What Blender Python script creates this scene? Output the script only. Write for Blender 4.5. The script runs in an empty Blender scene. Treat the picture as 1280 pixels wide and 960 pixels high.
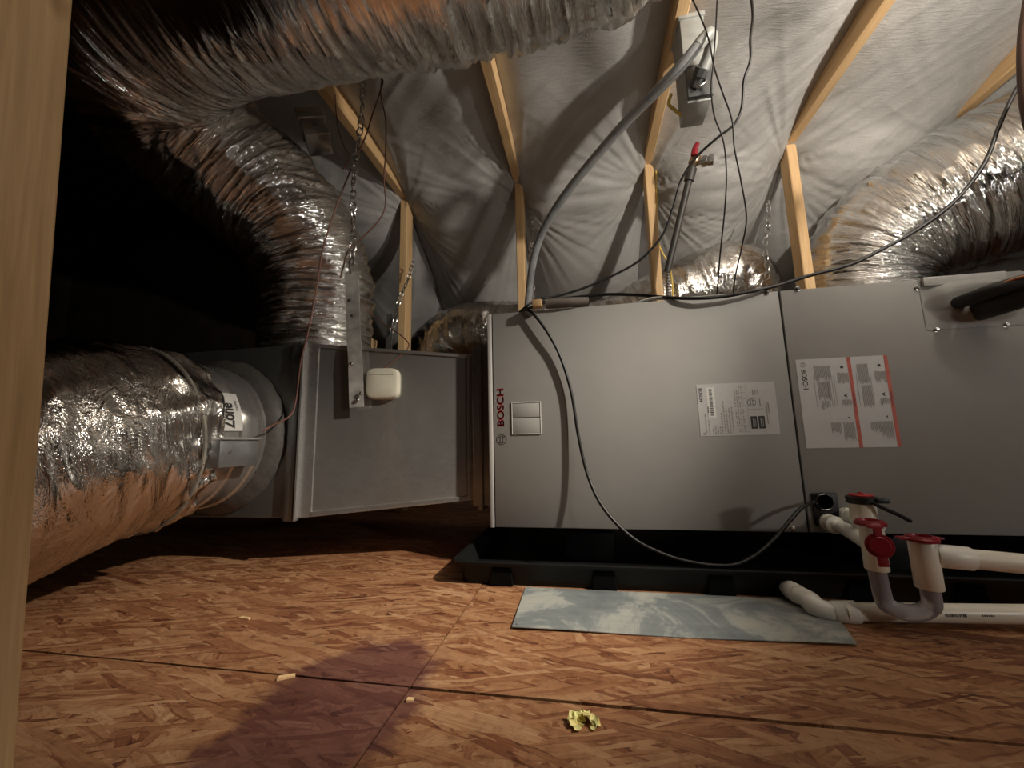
import bpy, bmesh, math, random
import numpy as np
from mathutils import Vector, Matrix, Euler, Quaternion

random.seed(7)
RNG = np.random.default_rng(7)
S = bpy.context.scene
COL = S.collection
PI = math.pi

# ------------------------------------------------------------------ camera, world, light, exposure
CAM_ROT = np.array([[0.98325505, 0.04765155, 0.17589439],
                    [0.18086698, -0.1371409, -0.97389913],
                    [-0.02228548, 0.98940472, -0.14346307]])     # columns: camera right, up, back (world x, y, z)
CAM_LOC = np.array([0.0, 0.0, 0.31])
FPX = 490.0
cam_data = bpy.data.cameras.new('camera')
cam_data.sensor_fit = 'HORIZONTAL'
cam_data.sensor_width = 36.0
cam_data.lens = FPX / 1280 * 36.0
cam_data.clip_start = 0.02
cam = bpy.data.objects.new('camera', cam_data)
COL.objects.link(cam)
M = Matrix([list(r) for r in CAM_ROT]).to_4x4()
M.translation = Vector(CAM_LOC)
cam.matrix_world = M
S.camera = cam

world = bpy.data.worlds.new('attic_dark')
S.world = world
world.use_nodes = True
world.node_tree.nodes['Background'].inputs[0].default_value = (1.0, 0.9, 0.78, 1)
world.node_tree.nodes['Background'].inputs[1].default_value = 0.004

# one reflector work lamp out of view at upper right: a narrow hot spot and its wide spill
def lamp_spot(name, energy, aim, size):
    l_ = bpy.data.lights.new(name, 'SPOT')
    l_.energy = energy
    l_.color = (1.0, 0.915, 0.80)
    l_.shadow_soft_size = 0.028
    l_.spot_size = math.radians(size)
    l_.spot_blend = 1.0
    o = bpy.data.objects.new(name, l_)
    COL.objects.link(o)
    o.location = (1.12, 0.42, 1.28)
    o.rotation_euler = Vector(aim).to_track_quat('-Z', 'Y').to_euler()
lamp_spot('work_lamp_spill', 68, (-0.60, 0.66, 0.50), 178)
lamp_spot('work_lamp_beam', 160, (-0.755, 0.22, -0.62), 37)

fill = bpy.data.lights.new('fill_light', 'AREA')      # weak fill lamp added to lift the shadowed netting and foil
fill.energy = 4.5
fill.color = (1.0, 0.94, 0.86)
fill.size = 0.08
fill_o = bpy.data.objects.new('fill_light', fill)
COL.objects.link(fill_o)
fill_o.location = (1.65, -0.30, 0.60)
fill_o.rotation_euler = Vector((-1.8, 1.4, 1.15)).to_track_quat('-Z', 'Y').to_euler()

S.view_settings.view_transform = 'Standard'
S.view_settings.look = 'None'
S.view_settings.gamma = 1.0
S.view_settings.use_curve_mapping = False
S.view_settings.exposure = 0.0

# ------------------------------------------------------------------ helpers
def ray(px, py):
    d = np.array([(px - 640) / FPX, -(py - 480) / FPX, -1.0])
    return CAM_ROT @ (d / np.linalg.norm(d))

def at(px, py, y):
    """point of the room at depth y (metres in front of the lens) seen at that pixel"""
    r = ray(px, py)
    return Vector(CAM_LOC + r * y / r[1])

def atc(px, py, y, zmax=1.56):
    """as at(), drawn nearer where it would pass above the netting"""
    p = at(px, py, y)
    while p.z > zmax and y > 0.6:
        y -= 0.01
        p = at(px, py, y)
    return p

def atz(px, py, z=0.0):
    r = ray(px, py)
    return Vector(CAM_LOC + r * (z - CAM_LOC[2]) / r[2])

def link(name, me, mat=None, parent=None):
    o = bpy.data.objects.new(name, me)
    COL.objects.link(o)
    if mat is not None:
        if isinstance(mat, (list, tuple)):
            for m_ in mat:
                me.materials.append(m_)
        else:
            me.materials.append(mat)
    if parent is not None:
        o.parent = parent
        o.matrix_parent_inverse = Matrix.Translation(parent.location).inverted() if parent.rotation_euler == Euler((0, 0, 0)) else parent.matrix_basis.inverted()
    return o

def build(name, bm, mat=None, parent=None, smooth=None):
    me = bpy.data.meshes.new(name)
    bmesh.ops.recalc_face_normals(bm, faces=bm.faces[:])
    bm.to_mesh(me)
    bm.free()
    o = link(name, me, mat, parent)
    if smooth is not None:
        for p in me.polygons:
            p.use_smooth = True
        if smooth > 0:
            try:
                me.set_sharp_from_angle(angle=math.radians(smooth))
            except Exception:
                pass
    return o

def empty(name, loc=(0, 0, 0)):
    o = bpy.data.objects.new(name, None)
    o.empty_display_size = 0.05
    COL.objects.link(o)
    o.location = loc
    return o

def tag(o, label=None, cat=None, group=None, kind=None):
    if label: o['label'] = label
    if cat: o['category'] = cat
    if group: o['group'] = group
    if kind: o['kind'] = kind
    return o

def thing(name, label, cat, loc=(0, 0, 0), group=None):
    return tag(empty(name, loc), label, cat, group)

def add_box(bm, lo, hi, bevel=0.0, seg=2):
    lo = Vector(lo); hi = Vector(hi)
    r = bmesh.ops.create_cube(bm, size=1.0)
    vs = r['verts']
    for v in vs:
        v.co = Vector((lo[i] + (v.co[i] + 0.5) * (hi[i] - lo[i]) for i in range(3)))
    if bevel > 0:
        es = list({e for v in vs for e in v.link_edges})
        bmesh.ops.bevel(bm, geom=es, offset=bevel, segments=seg, profile=0.5, affect='EDGES')

def add_hexa(bm, pts, bevel=0.0):
    """eight corners: bottom ring 0-3, top ring 4-7"""
    v = [bm.verts.new(p) for p in pts]
    for f in ((3, 2, 1, 0), (4, 5, 6, 7), (0, 1, 5, 4), (1, 2, 6, 5), (2, 3, 7, 6), (3, 0, 4, 7)):
        bm.faces.new([v[i] for i in f])
    if bevel > 0:
        es = list({e for q in v for e in q.link_edges})
        bmesh.ops.bevel(bm, geom=es, offset=bevel, segments=2, profile=0.5, affect='EDGES')

def frame_of(d):
    d = Vector(d).normalized()
    a = Vector((0, 0, 1)) if abs(d.z) < 0.9 else Vector((1, 0, 0))
    x = a.cross(d).normalized()
    return x, d.cross(x).normalized()

def add_lathe(bm, base, axis, prof, n=32, cap=True):
    """prof: list of (distance along axis, radius)"""
    base = Vector(base); axis = Vector(axis).normalized()
    x, y = frame_of(axis)
    rings = []
    for t, r in prof:
        rings.append([bm.verts.new(base + axis * t + (x * math.cos(2 * PI * k / n) + y * math.sin(2 * PI * k / n)) * max(r, 1e-5)) for k in range(n)])
    for a, b in zip(rings, rings[1:]):
        for k in range(n):
            bm.faces.new((a[k], a[(k + 1) % n], b[(k + 1) % n], b[k]))
    if cap:
        bm.faces.new(rings[0][::-1]); bm.faces.new(rings[-1])

def spline(pts, n):
    """Catmull-Rom through pts, resampled to n even steps"""
    P = [np.array(p, float) for p in pts]
    P = [2 * P[0] - P[1]] + P + [2 * P[-1] - P[-2]]
    out = []
    for i in range(1, len(P) - 2):
        a, b, c, d = P[i - 1:i + 3]
        for t in np.linspace(0, 1, 40, endpoint=False):
            out.append(0.5 * (2 * b + (c - a) * t + (2 * a - 5 * b + 4 * c - d) * t * t + (3 * b - a - 3 * c + d) * t ** 3))
    out.append(P[-2])
    out = np.array(out)
    L = np.concatenate([[0], np.cumsum(np.linalg.norm(np.diff(out[:, :3], axis=0), axis=1))])
    s = np.linspace(0, L[-1], n)
    return np.stack([np.interp(s, L, out[:, k]) for k in range(out.shape[1])], 1), s

def transport(C):
    T = np.gradient(C, axis=0)
    T /= np.linalg.norm(T, axis=1)[:, None]
    a = np.array([0, 0, 1.0]) if abs(T[0][2]) < 0.9 else np.array([0, 1.0, 0])
    n = np.cross(a, T[0]); n /= np.linalg.norm(n)
    N = [n]
    for i in range(1, len(C)):
        n = N[-1] - T[i] * np.dot(N[-1], T[i])
        N.append(n / np.linalg.norm(n))
    N = np.array(N)
    return T, N, np.cross(T, N)

def add_tube(bm, pts, r, n=12, steps=None, cap=True):
    if steps is None:
        steps = max(8, len(pts) * 8)
    if len(pts) == 2:
        C = np.array([np.array(pts[0], float), np.array(pts[1], float)])
    else:
        C, _ = spline(pts, steps)
    T, N, B = transport(C)
    rings = []
    for i in range(len(C)):
        rr = r if not callable(r) else r(i / (len(C) - 1))
        rings.append([bm.verts.new(C[i] + (N[i] * math.cos(2 * PI * k / n) + B[i] * math.sin(2 * PI * k / n)) * rr) for k in range(n)])
    for a, b in zip(rings, rings[1:]):
        for k in range(n):
            bm.faces.new((a[k], a[(k + 1) % n], b[(k + 1) % n], b[k]))
    if cap:
        bm.faces.new(rings[0][::-1]); bm.faces.new(rings[-1])

def tube(name, pts, r, mat, parent=None, n=12, steps=None):
    bm = bmesh.new()
    add_tube(bm, pts, r, n, steps)
    return build(name, bm, mat, parent, smooth=50)

def box(name, lo, hi, mat, parent=None, bevel=0.0):
    bm = bmesh.new()
    add_box(bm, lo, hi, bevel)
    return build(name, bm, mat, parent, smooth=35 if bevel else None)

def lathe(name, base, axis, prof, mat, parent=None, n=32):
    bm = bmesh.new()
    add_lathe(bm, base, axis, prof, n)
    return build(name, bm, mat, parent, smooth=35)

def grid_mesh(name, V, nu, nv, mat, parent=None, wrap=False, uv=None, smooth=True):
    """V: (nv, nu, 3) array"""
    me = bpy.data.meshes.new(name)
    idx = np.arange(nu * nv).reshape(nv, nu)
    if wrap:
        a = idx[:-1]; b = np.roll(idx, -1, axis=1)[:-1]; c = np.roll(idx, -1, axis=1)[1:]; d = idx[1:]
    else:
        a = idx[:-1, :-1]; b = idx[:-1, 1:]; c = idx[1:, 1:]; d = idx[1:, :-1]
    F = np.stack([a, b, c, d], -1).reshape(-1, 4)
    me.from_pydata(V.reshape(-1, 3).tolist(), [], F.tolist())
    if uv is not None:
        lay = me.uv_layers.new(name='along')
        if wrap:
            ncol = nu
            q = np.stack([uv[:-1, :ncol], uv[:-1, 1:], uv[1:, 1:], uv[1:, :ncol]], 2).reshape(-1, 2)
        else:
            q = np.stack([uv[:-1, :-1], uv[:-1, 1:], uv[1:, 1:], uv[1:, :-1]], 2).reshape(-1, 2)
        lay.data.foreach_set('uv', q.astype(np.float32).ravel())
    if smooth:
        me.polygons.foreach_set('use_smooth', [True] * len(me.polygons))
    me.update()
    return link(name, me, mat, parent)

def vnoise(u, v, seed=0, pu=None):
    """smooth value noise in -1..1; pu = integer period along u"""
    tab = np.random.default_rng(seed).uniform(-1, 1, (256, 256))
    iu = np.floor(u).astype(int); iv = np.floor(v).astype(int)
    fu = u - iu; fv = v - iv
    fu = fu * fu * (3 - 2 * fu); fv = fv * fv * (3 - 2 * fv)
    def g(a, b):
        if pu: a = a % pu
        return tab[a % 256, b % 256]
    return (g(iu, iv) * (1 - fu) + g(iu + 1, iv) * fu) * (1 - fv) + (g(iu, iv + 1) * (1 - fu) + g(iu + 1, iv + 1) * fu) * fv

def ridge(x):
    return 1 - 2 * np.abs(x)

def smoothstep(a, b, x):
    t = np.clip((x - a) / (b - a), 0, 1)
    return t * t * (3 - 2 * t)

# ------------------------------------------------------------------ materials
class Mat:
    def __init__(self, name, rough=0.5, metal=0.0, color=(0.5, 0.5, 0.5), spec=0.5):
        self.m = bpy.data.materials.new(name)
        self.m.use_nodes = True
        self.nt = self.m.node_tree
        self.n = self.nt.nodes
        self.b = self.n['Principled BSDF']
        self.b.inputs['Roughness'].default_value = rough
        self.b.inputs['Metallic'].default_value = metal
        self.b.inputs['Base Color'].default_value = (*color, 1)
        self.b.inputs['Specular IOR Level'].default_value = spec
    def new(self, t, **kw):
        x = self.n.new(t)
        for k, v in kw.items():
            setattr(x, k, v)
        return x
    def l(self, a, b):
        self.nt.links.new(a, b)
    def coords(self, scale=(1, 1, 1), which='Object', rot=(0, 0, 0), rand=False):
        tc = self.new('ShaderNodeTexCoord')
        mp = self.new('ShaderNodeMapping')
        mp.inputs['Scale'].default_value = scale
        mp.inputs['Rotation'].default_value = rot
        self.l(tc.outputs[which], mp.inputs['Vector'])
        if rand:
            oi = self.new('ShaderNodeObjectInfo')
            ml = self.new('ShaderNodeMath', operation='MULTIPLY')
            ml.inputs[1].default_value = 37.0
            self.l(oi.outputs['Random'], ml.inputs[0])
            self.l(ml.outputs[0], mp.inputs['Location'])
        return mp.outputs['Vector']
    def noise(self, vec, scale=5, detail=4, rough=0.5, dist=0.0):
        x = self.new('ShaderNodeTexNoise')
        x.inputs['Scale'].default_value = scale
        x.inputs['Detail'].default_value = detail
        x.inputs['Roughness'].default_value = rough
        x.inputs['Distortion'].default_value = dist
        self.l(vec, x.inputs['Vector'])
        return x.outputs['Fac']
    def voronoi(self, vec, scale=5, feature='F1', out='Distance'):
        x = self.new('ShaderNodeTexVoronoi', feature=feature)
        x.inputs['Scale'].default_value = scale
        self.l(vec, x.inputs['Vector'])
        return x.outputs[out]
    def ramp(self, fac, stops):
        x = self.new('ShaderNodeValToRGB')
        el = x.color_ramp.elements
        while len(el) < len(stops):
            el.new(0.5)
        for e, (p, c) in zip(el, stops):
            e.position = p
            e.color = (*c, 1) if len(c) == 3 else c
        self.l(fac, x.inputs['Fac'])
        return x.outputs['Color']
    def mix(self, fac, a, b, blend='MIX'):
        x = self.new('ShaderNodeMix', data_type='RGBA', blend_type=blend)
        for s, v in ((x.inputs[0], fac), (x.inputs[6], a), (x.inputs[7], b)):
            if hasattr(v, 'links'):
                self.l(v, s)
            elif isinstance(v, (int, float)):
                s.default_value = v
            else:
                s.default_value = (*v, 1)
        return x.outputs[2]
    def math(self, op, a, b=None):
        x = self.new('ShaderNodeMath', operation=op)
        for s, v in ((x.inputs[0], a), (x.inputs[1], b)):
            if v is None: continue
            if hasattr(v, 'links'): self.l(v, s)
            else: s.default_value = v
        return x.outputs[0]
    def bump(self, h, strength=0.3, dist=0.01):
        x = self.new('ShaderNodeBump')
        x.inputs['Strength'].default_value = strength
        x.inputs['Distance'].default_value = dist
        self.l(h, x.inputs['Height'])
        prev = self.b.inputs['Normal']
        if prev.is_linked:
            self.l(prev.links[0].from_socket, x.inputs['Normal'])
        self.l(x.outputs['Normal'], self.b.inputs['Normal'])
    def color(self, c):
        self.l(c, self.b.inputs['Base Color'])
    def rough(self, c):
        self.l(c, self.b.inputs['Roughness'])

def simple(name, color, rough=0.5, metal=0.0, spec=0.5, nscale=60, bump=0.08, var=0.15):
    m = Mat(name, rough, metal, color, spec)
    v = m.coords()
    n = m.noise(v, nscale, 3)
    c0 = tuple(c * (1 - var) for c in color); c1 = tuple(min(1, c * (1 + var)) for c in color)
    m.color(m.ramp(n, [(0.3, c0), (0.7, c1)]))
    if bump: m.bump(n, bump, 0.002)
    return m.m

def lumber(name, light, dark):
    m = Mat(name, 0.62, 0, light, 0.3)
    v = m.coords((26, 26, 1.3), rand=True)
    g = m.noise(v, 2.2, 6, 0.6, 0.6)
    fine = m.noise(m.coords((160, 160, 5), rand=True), 1.5, 3)
    c = m.ramp(g, [(0.25, dark), (0.5, tuple(0.6 * a + 0.4 * b for a, b in zip(light, dark))), (0.72, light)])
    kn = m.voronoi(m.coords((5, 5, 2.2), rand=True), 1.4)
    knot = m.ramp(kn, [(0.05, (0.22, 0.1, 0.04)), (0.11, (1, 1, 1))])
    c = m.mix(0.8, c, knot, 'MULTIPLY')
    c = m.mix(0.25, c, m.ramp(fine, [(0.35, (0.55, 0.5, 0.45)), (0.6, (1, 1, 1))]), 'MULTIPLY')
    m.color(c)
    m.bump(g, 0.2, 0.003)
    return m.m

WOOD = lumber('pine_lumber', (0.88, 0.61, 0.33), (0.66, 0.41, 0.19))
WOOD_TAN = lumber('aged_lumber', (0.60, 0.40, 0.20), (0.42, 0.265, 0.125))
WOOD_DARK = lumber('dark_lumber', (0.12, 0.075, 0.045), (0.06, 0.038, 0.022))

def make_osb():
    m = Mat('strand_board', 0.55, 0, (0.4, 0.2, 0.1), 0.35)
    tc = m.new('ShaderNodeTexCoord')
    oi = m.new('ShaderNodeObjectInfo')
    ofs = m.math('MULTIPLY', oi.outputs['Random'], 23.0)
    add = m.new('ShaderNodeVectorMath', operation='ADD')
    m.l(tc.outputs['Object'], add.inputs[0]); m.l(ofs, add.inputs[1])
    wn = m.new('ShaderNodeTexNoise'); wn.inputs['Scale'].default_value = 9; wn.inputs['Detail'].default_value = 2
    m.l(add.outputs[0], wn.inputs['Vector'])
    warp = m.new('ShaderNodeVectorMath', operation='MULTIPLY_ADD')
    m.l(wn.outputs['Color'], warp.inputs[0]); warp.inputs[1].default_value = (0.02, 0.02, 0); m.l(add.outputs[0], warp.inputs[2])
    ramp = [(0.05, (0.10, 0.030, 0.014)), (0.25, (0.25, 0.092, 0.040)), (0.48, (0.41, 0.20, 0.092)), (0.72, (0.52, 0.295, 0.15)), (0.95, (0.72, 0.50, 0.30))]
    col = None; hgt = None
    for k, (ang, sx, sy, th) in enumerate(((0.1, 12, 62, -1), (0.75, 11, 66, 0.5), (-0.6, 15, 80, 0.5), (1.35, 16, 72, 0.7), (-0.15, 9, 85, 0.5), (0.35, 19, 130, 0.62), (-0.3, 10, 170, 0.72), (0.2, 7, 60, 0.8))):
        rot = m.new('ShaderNodeMapping'); rot.vector_type = 'POINT'
        rot.inputs['Rotation'].default_value = (0, 0, ang)
        m.l(warp.outputs[0], rot.inputs['Vector'])
        mp = m.new('ShaderNodeMapping'); mp.inputs['Scale'].default_value = (sx, sy, 0.01); mp.inputs['Location'].default_value = (k * 3.7, k * 1.9, 0)
        m.l(rot.outputs['Vector'], mp.inputs['Vector'])
        fz = m.new('ShaderNodeTexNoise'); fz.inputs['Scale'].default_value = 3.0; fz.inputs['Detail'].default_value = 3
        m.l(mp.outputs['Vector'], fz.inputs['Vector'])
        ma = m.new('ShaderNodeVectorMath', operation='MULTIPLY_ADD')
        m.l(fz.outputs['Color'], ma.inputs[0]); ma.inputs[1].default_value = (0.55, 0.55, 0); m.l(mp.outputs['Vector'], ma.inputs[2])
        vo = m.new('ShaderNodeTexVoronoi'); vo.voronoi_dimensions = '2D'; vo.inputs['Scale'].default_value = 1.0
        m.l(ma.outputs[0], vo.inputs['Vector'])
        sep = m.new('ShaderNodeSeparateColor'); m.l(vo.outputs['Color'], sep.inputs[0])
        gm = m.new('ShaderNodeMapping'); gm.inputs['Scale'].default_value = (0.9, 4.0, 1); m.l(mp.outputs['Vector'], gm.inputs['Vector'])
        grain = m.noise(gm.outputs['Vector'], 2.0, 5, 0.65)
        t = m.math('ADD', m.math('MULTIPLY', sep.outputs[0], 0.55), m.math('MULTIPLY', grain, 0.62))
        t = m.math('SUBTRACT', t, 0.10)
        edge_d = m.math('MULTIPLY', m.math('GREATER_THAN', vo.outputs['Distance'], 0.62), 0.16)
        t = m.math('SUBTRACT', t, edge_d)
        c = m.ramp(t, ramp)
        if col is None:
            col, hgt = c, sep.outputs[1]
        else:
            f0 = m.math('GREATER_THAN', sep.outputs[2], th)
            f = m.math('MULTIPLY', f0, 0.9)
            col = m.mix(f, col, c)
            mh = m.new('ShaderNodeMix'); m.l(f0, mh.inputs[0]); m.l(hgt, mh.inputs[2]); m.l(sep.outputs[1], mh.inputs[3])
            hgt = mh.outputs[0]
    chipn = m.noise(add.outputs[0], 70, 5, 0.7)
    col = m.mix(0.5, col, m.ramp(chipn, [(0.33, (0.45, 0.36, 0.32)), (0.5, (1, 1, 1)), (0.7, (1, 1, 1))]), 'MULTIPLY')
    # soaked purple-brown patch on the boards, an irregular stain of its own
    geo = m.new('ShaderNodeNewGeometry')
    sub = m.new('ShaderNodeVectorMath', operation='SUBTRACT'); m.l(geo.outputs['Position'], sub.inputs[0]); sub.inputs[1].default_value = (-0.315, 0.475, 0)
    sc = m.new('ShaderNodeVectorMath', operation='MULTIPLY'); m.l(sub.outputs[0], sc.inputs[0]); sc.inputs[1].default_value = (8.3, 5.6, 0)
    ln = m.new('ShaderNodeVectorMath', operation='LENGTH'); m.l(sc.outputs[0], ln.inputs[0])
    edge = m.noise(geo.outputs['Position'], 16, 5, 0.6)
    s = m.math('ADD', ln.outputs['Value'], m.math('MULTIPLY', edge, 0.9))
    stain = m.ramp(s, [(0.0, (1, 1, 1)), (0.95, (0.9, 0.9, 0.9)), (1.0, (0, 0, 0))])
    x = m.new('ShaderNodeMapRange'); m.l(s, x.inputs[0]); x.inputs[1].default_value = 1.22; x.inputs[2].default_value = 1.42; x.inputs[3].default_value = 0.74; x.inputs[4].default_value = 0.0
    mul_ = m.mix(1.0, col, (0.45, 0.31, 0.37), 'MULTIPLY')
    mul_ = m.mix(0.4, mul_, (0.12, 0.056, 0.062))
    col = m.mix(m.math('MULTIPLY', x.outputs[0], 1.22), col, mul_)
    # general grime blotches
    gr = m.noise(geo.outputs['Position'], 4.5, 4, 0.6)
    col = m.mix(1.0, col, m.ramp(gr, [(0.32, (0.72, 0.66, 0.62)), (0.6, (1, 1, 1))]), 'MULTIPLY')
    m.color(col)
    m.bump(hgt, 0.35, 0.002)
    m.bump(m.noise(geo.outputs['Position'], 160, 3), 0.2, 0.001)
    return m.m
OSB = make_osb()

def make_foil(name, base=(0.80, 0.79, 0.77), rough=0.2, s_across=34, s_along=5, strength=0.8, dist=0.012):
    """crinkled metallised film; uv: x = around (m), y = along the duct (m)"""
    m = Mat(name, rough, 1.0, base)
    uv = m.coords((s_along, s_across, 1), 'UV')
    a = m.noise(uv, 1.0, 5, 0.65, 0.8)
    ra = m.math('ABSOLUTE', m.math('SUBTRACT', a, 0.5))
    ten = m.new('ShaderNodeAttribute'); ten.attribute_name = 'slack'
    ra = m.math('MULTIPLY', ra, ten.outputs['Fac'])
    m.bump(ra, strength, dist)
    cr = m.math('MULTIPLY', m.voronoi(m.coords((14, 46, 1), 'UV'), 1.0, 'F1'), ten.outputs['Fac'])
    m.bump(cr, strength * 0.55, dist * 0.45)
    b = m.noise(m.coords((90, 120, 1), 'UV'), 1.0, 3, 0.6)
    m.bump(b, 0.15, 0.002)
    dirt = m.noise(m.coords((7, 9, 1), 'UV'), 1.0, 4)
    m.color(m.ramp(dirt, [(0.3, tuple(c * 0.72 for c in base)), (0.65, base)]))
    m.rough(m.ramp(dirt, [(0.3, (rough * 1.6,) * 3), (0.7, (rough * 0.8,) * 3)]))
    return m.m
FOIL = make_foil('duct_foil', (0.90, 0.90, 0.89), 0.085, 60, 4, 0.85, 0.014)
FOIL_SOFT = make_foil('duct_foil_smooth', (0.74, 0.71, 0.67), 0.12, 24, 12, 0.7, 0.014)

def make_netting():
    m = Mat('insulation_netting', 0.5, 0, (0.55, 0.53, 0.50), 0.35)
    uv = m.coords((1, 1, 1), 'UV')
    blot = m.noise(uv, 3.5, 5, 0.6)
    weave = m.noise(m.coords((140, 260, 1), 'UV', (0, 0, 0.6)), 1.0, 3)
    c = m.ramp(blot, [(0.25, (0.40, 0.39, 0.375)), (0.5, (0.49, 0.48, 0.465)), (0.75, (0.57, 0.56, 0.545))])
    c = m.mix(0.3, c, m.ramp(weave, [(0.35, (0.6, 0.6, 0.6)), (0.62, (1, 1, 1))]), 'MULTIPLY')
    m.color(c)
    w2 = m.noise(m.coords((14, 95, 1), 'UV', (0, 0, 0.85)), 1.0, 4, 0.55, 1.2)
    m.bump(w2, 0.3, 0.005)
    m.bump(weave, 0.25, 0.002)
    m.b.inputs['Sheen Weight'].default_value = 0.2
    return m.m
NET = make_netting()

def make_galv(name, base=(0.42, 0.425, 0.42), rough=0.34, metal=0.8):
    m = Mat(name, rough, metal, base)
    v = m.coords()
    sp = m.voronoi(v, 160, 'F1', 'Color')
    sep = m.new('ShaderNodeSeparateColor'); m.l(sp, sep.inputs[0])
    sm = m.noise(v, 9, 5, 0.6)
    c = m.mix(0.45, m.ramp(sep.outputs[0], [(0.0, tuple(c * 0.9 for c in base)), (1.0, tuple(min(1, c * 1.08) for c in base))]),
              m.ramp(sm, [(0.3, tuple(c * 0.6 for c in base)), (0.7, tuple(min(1, c * 1.15) for c in base))]))
    m.color(c)
    m.rough(m.ramp(sm, [(0.3, (rough * 1.3,) * 3), (0.7, (rough * 0.85,) * 3)]))
    m.bump(m.noise(v, 7, 3), 0.12, 0.02)
    m.bump(m.noise(v, 220, 2), 0.05, 0.001)
    return m.m
GALV = make_galv('galvanized_steel', (0.60, 0.585, 0.555), 0.17, 0.78)
STRAPMAT = simple('dull_zinc_strap', (0.50, 0.49, 0.46), 0.4, metal=0.3, nscale=25, var=0.4)
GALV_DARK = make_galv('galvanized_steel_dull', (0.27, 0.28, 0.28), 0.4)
GALV_BRIGHT = make_galv('galvanized_edge', (0.58, 0.575, 0.56), 0.3)

def make_plate():
    m = Mat('weathered_sheet_metal', 0.45, 0.1, (0.3, 0.33, 0.33))
    v = m.coords((1, 1, 1))
    a = m.noise(v, 6.5, 8, 0.68, 1.0)
    b = m.noise(m.coords((6, 50, 1)), 1.0, 4)
    c = m.ramp(a, [(0.33, (0.19, 0.215, 0.215)), (0.49, (0.28, 0.305, 0.30)), (0.56, (0.47, 0.48, 0.44)), (0.72, (0.60, 0.57, 0.46))])
    c = m.mix(0.35, c, m.ramp(b, [(0.35, (0.55, 0.58, 0.58)), (0.65, (1, 1, 1))]), 'MULTIPLY')
    m.color(c)
    m.bump(a, 0.1, 0.003)
    return m.m
PLATE = make_plate()

def make_paint(name, c, rough=0.38):
    m = Mat(name, rough, 0, c, 0.22)
    v = m.coords()
    m.bump(m.noise(v, 420, 2), 0.06, 0.0006)
    m.bump(m.noise(v, 2.2, 2), 0.06, 0.02)
    d = m.noise(v, 5, 5, 0.6)
    m.color(m.ramp(d, [(0.3, tuple(x * 0.93 for x in c)), (0.7, tuple(x * 1.04 for x in c))]))
    return m.m
PAINT = make_paint('grey_cabinet_paint', (0.335, 0.325, 0.305), 0.5)
PAINT_LIGHT = make_paint('cabinet_edge_paint', (0.47, 0.455, 0.43), 0.3)
SEAM = simple('seam_gasket', (0.02, 0.02, 0.02), 0.8)
BLACK = simple('black_plastic', (0.012, 0.012, 0.013), 0.45)
NOTCH_SHADE = simple('pan_notch_shade', (0.003, 0.003, 0.003), 0.8, spec=0.1)
PANMAT = simple('black_pan_plastic', (0.007, 0.0075, 0.0075), 0.55, nscale=30, spec=0.3)
RUBBER = simple('black_rubber', (0.014, 0.013, 0.012), 0.55)
CABLE = simple('black_cable_jacket', (0.012, 0.011, 0.010), 0.42, spec=0.4)
BROWN = simple('brown_rubber', (0.055, 0.024, 0.013), 0.6)
RED = simple('red_plastic', (0.27, 0.008, 0.018), 0.38)
REDPRINT = simple('red_print', (0.42, 0.02, 0.02), 0.5, bump=0)
LABELRED = simple('orange_red_print', (0.50, 0.085, 0.045), 0.5, bump=0)
INK = simple('dark_ink', (0.03, 0.028, 0.026), 0.6, bump=0)
INK_GREY = simple('grey_ink', (0.30, 0.28, 0.255), 0.6, bump=0)
PAPER = simple('label_film', (0.55, 0.54, 0.525), 0.45, bump=0, var=0.03)
PAPER_WHITE = simple('white_sticker', (0.72, 0.71, 0.67), 0.5, bump=0, var=0.03)
PVC = simple('white_pvc', (0.92, 0.87, 0.75), 0.32, nscale=20, var=0.05, bump=0.03)
PVC_WHITE = simple('white_pvc_fitting', (0.93, 0.91, 0.84), 0.3, nscale=20, var=0.04, bump=0.03)
IVORY = simple('ivory_plastic', (0.60, 0.58, 0.47), 0.45, nscale=20, var=0.04)
CONDUIT = simple('grey_conduit', (0.34, 0.355, 0.36), 0.33, nscale=40)
BOXGREY = simple('grey_box_paint', (0.44, 0.45, 0.43), 0.4, metal=0.2, nscale=30)
BOXDARK = simple('grey_box_paint_dark', (0.11, 0.115, 0.115), 0.4, metal=0.3, nscale=30)
YELLOW = simple('yellow_jacket', (0.72, 0.52, 0.09), 0.4)
REDWIRE = simple('red_brown_wire', (0.17, 0.075, 0.05), 0.45)
CHAIN = simple('zinc_chain', (0.50, 0.49, 0.47), 0.3, metal=0.95)
BRASS = simple('brass', (0.42, 0.31, 0.20), 0.3, metal=0.9)
STEEL = simple('bare_steel', (0.55, 0.54, 0.52), 0.25, metal=1.0)
IRON = simple('dark_iron_pipe', (0.045, 0.04, 0.036), 0.5)
COPPER = simple('copper_tube', (0.40, 0.17, 0.09), 0.35, metal=0.9)
MASTIC = simple('grey_mastic', (0.085, 0.08, 0.072), 0.6, nscale=90, bump=0.5)
TAPE = simple('cloudy_tape', (0.27, 0.25, 0.21), 0.35, nscale=25, var=0.35)
WRAPPER = simple('yellow_paper', (1.0, 0.84, 0.34), 0.5, nscale=80, var=0.18)
DIRTWALL = simple('dark_boards', (0.045, 0.03, 0.02), 0.8, nscale=6, var=0.4)

def clear_mat():
    m = Mat('clear_trap_plastic', 0.08, 0, (0.70, 0.68, 0.74))
    m.b.inputs['Transmission Weight'].default_value = 0.55
    m.b.inputs['IOR'].default_value = 1.3
    n = m.noise(m.coords(), 30, 3)
    m.color(m.ramp(n, [(0.3, (0.55, 0.52, 0.56)), (0.7, (0.72, 0.69, 0.74))]))
    return m.m
CLEAR = clear_mat()

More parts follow.
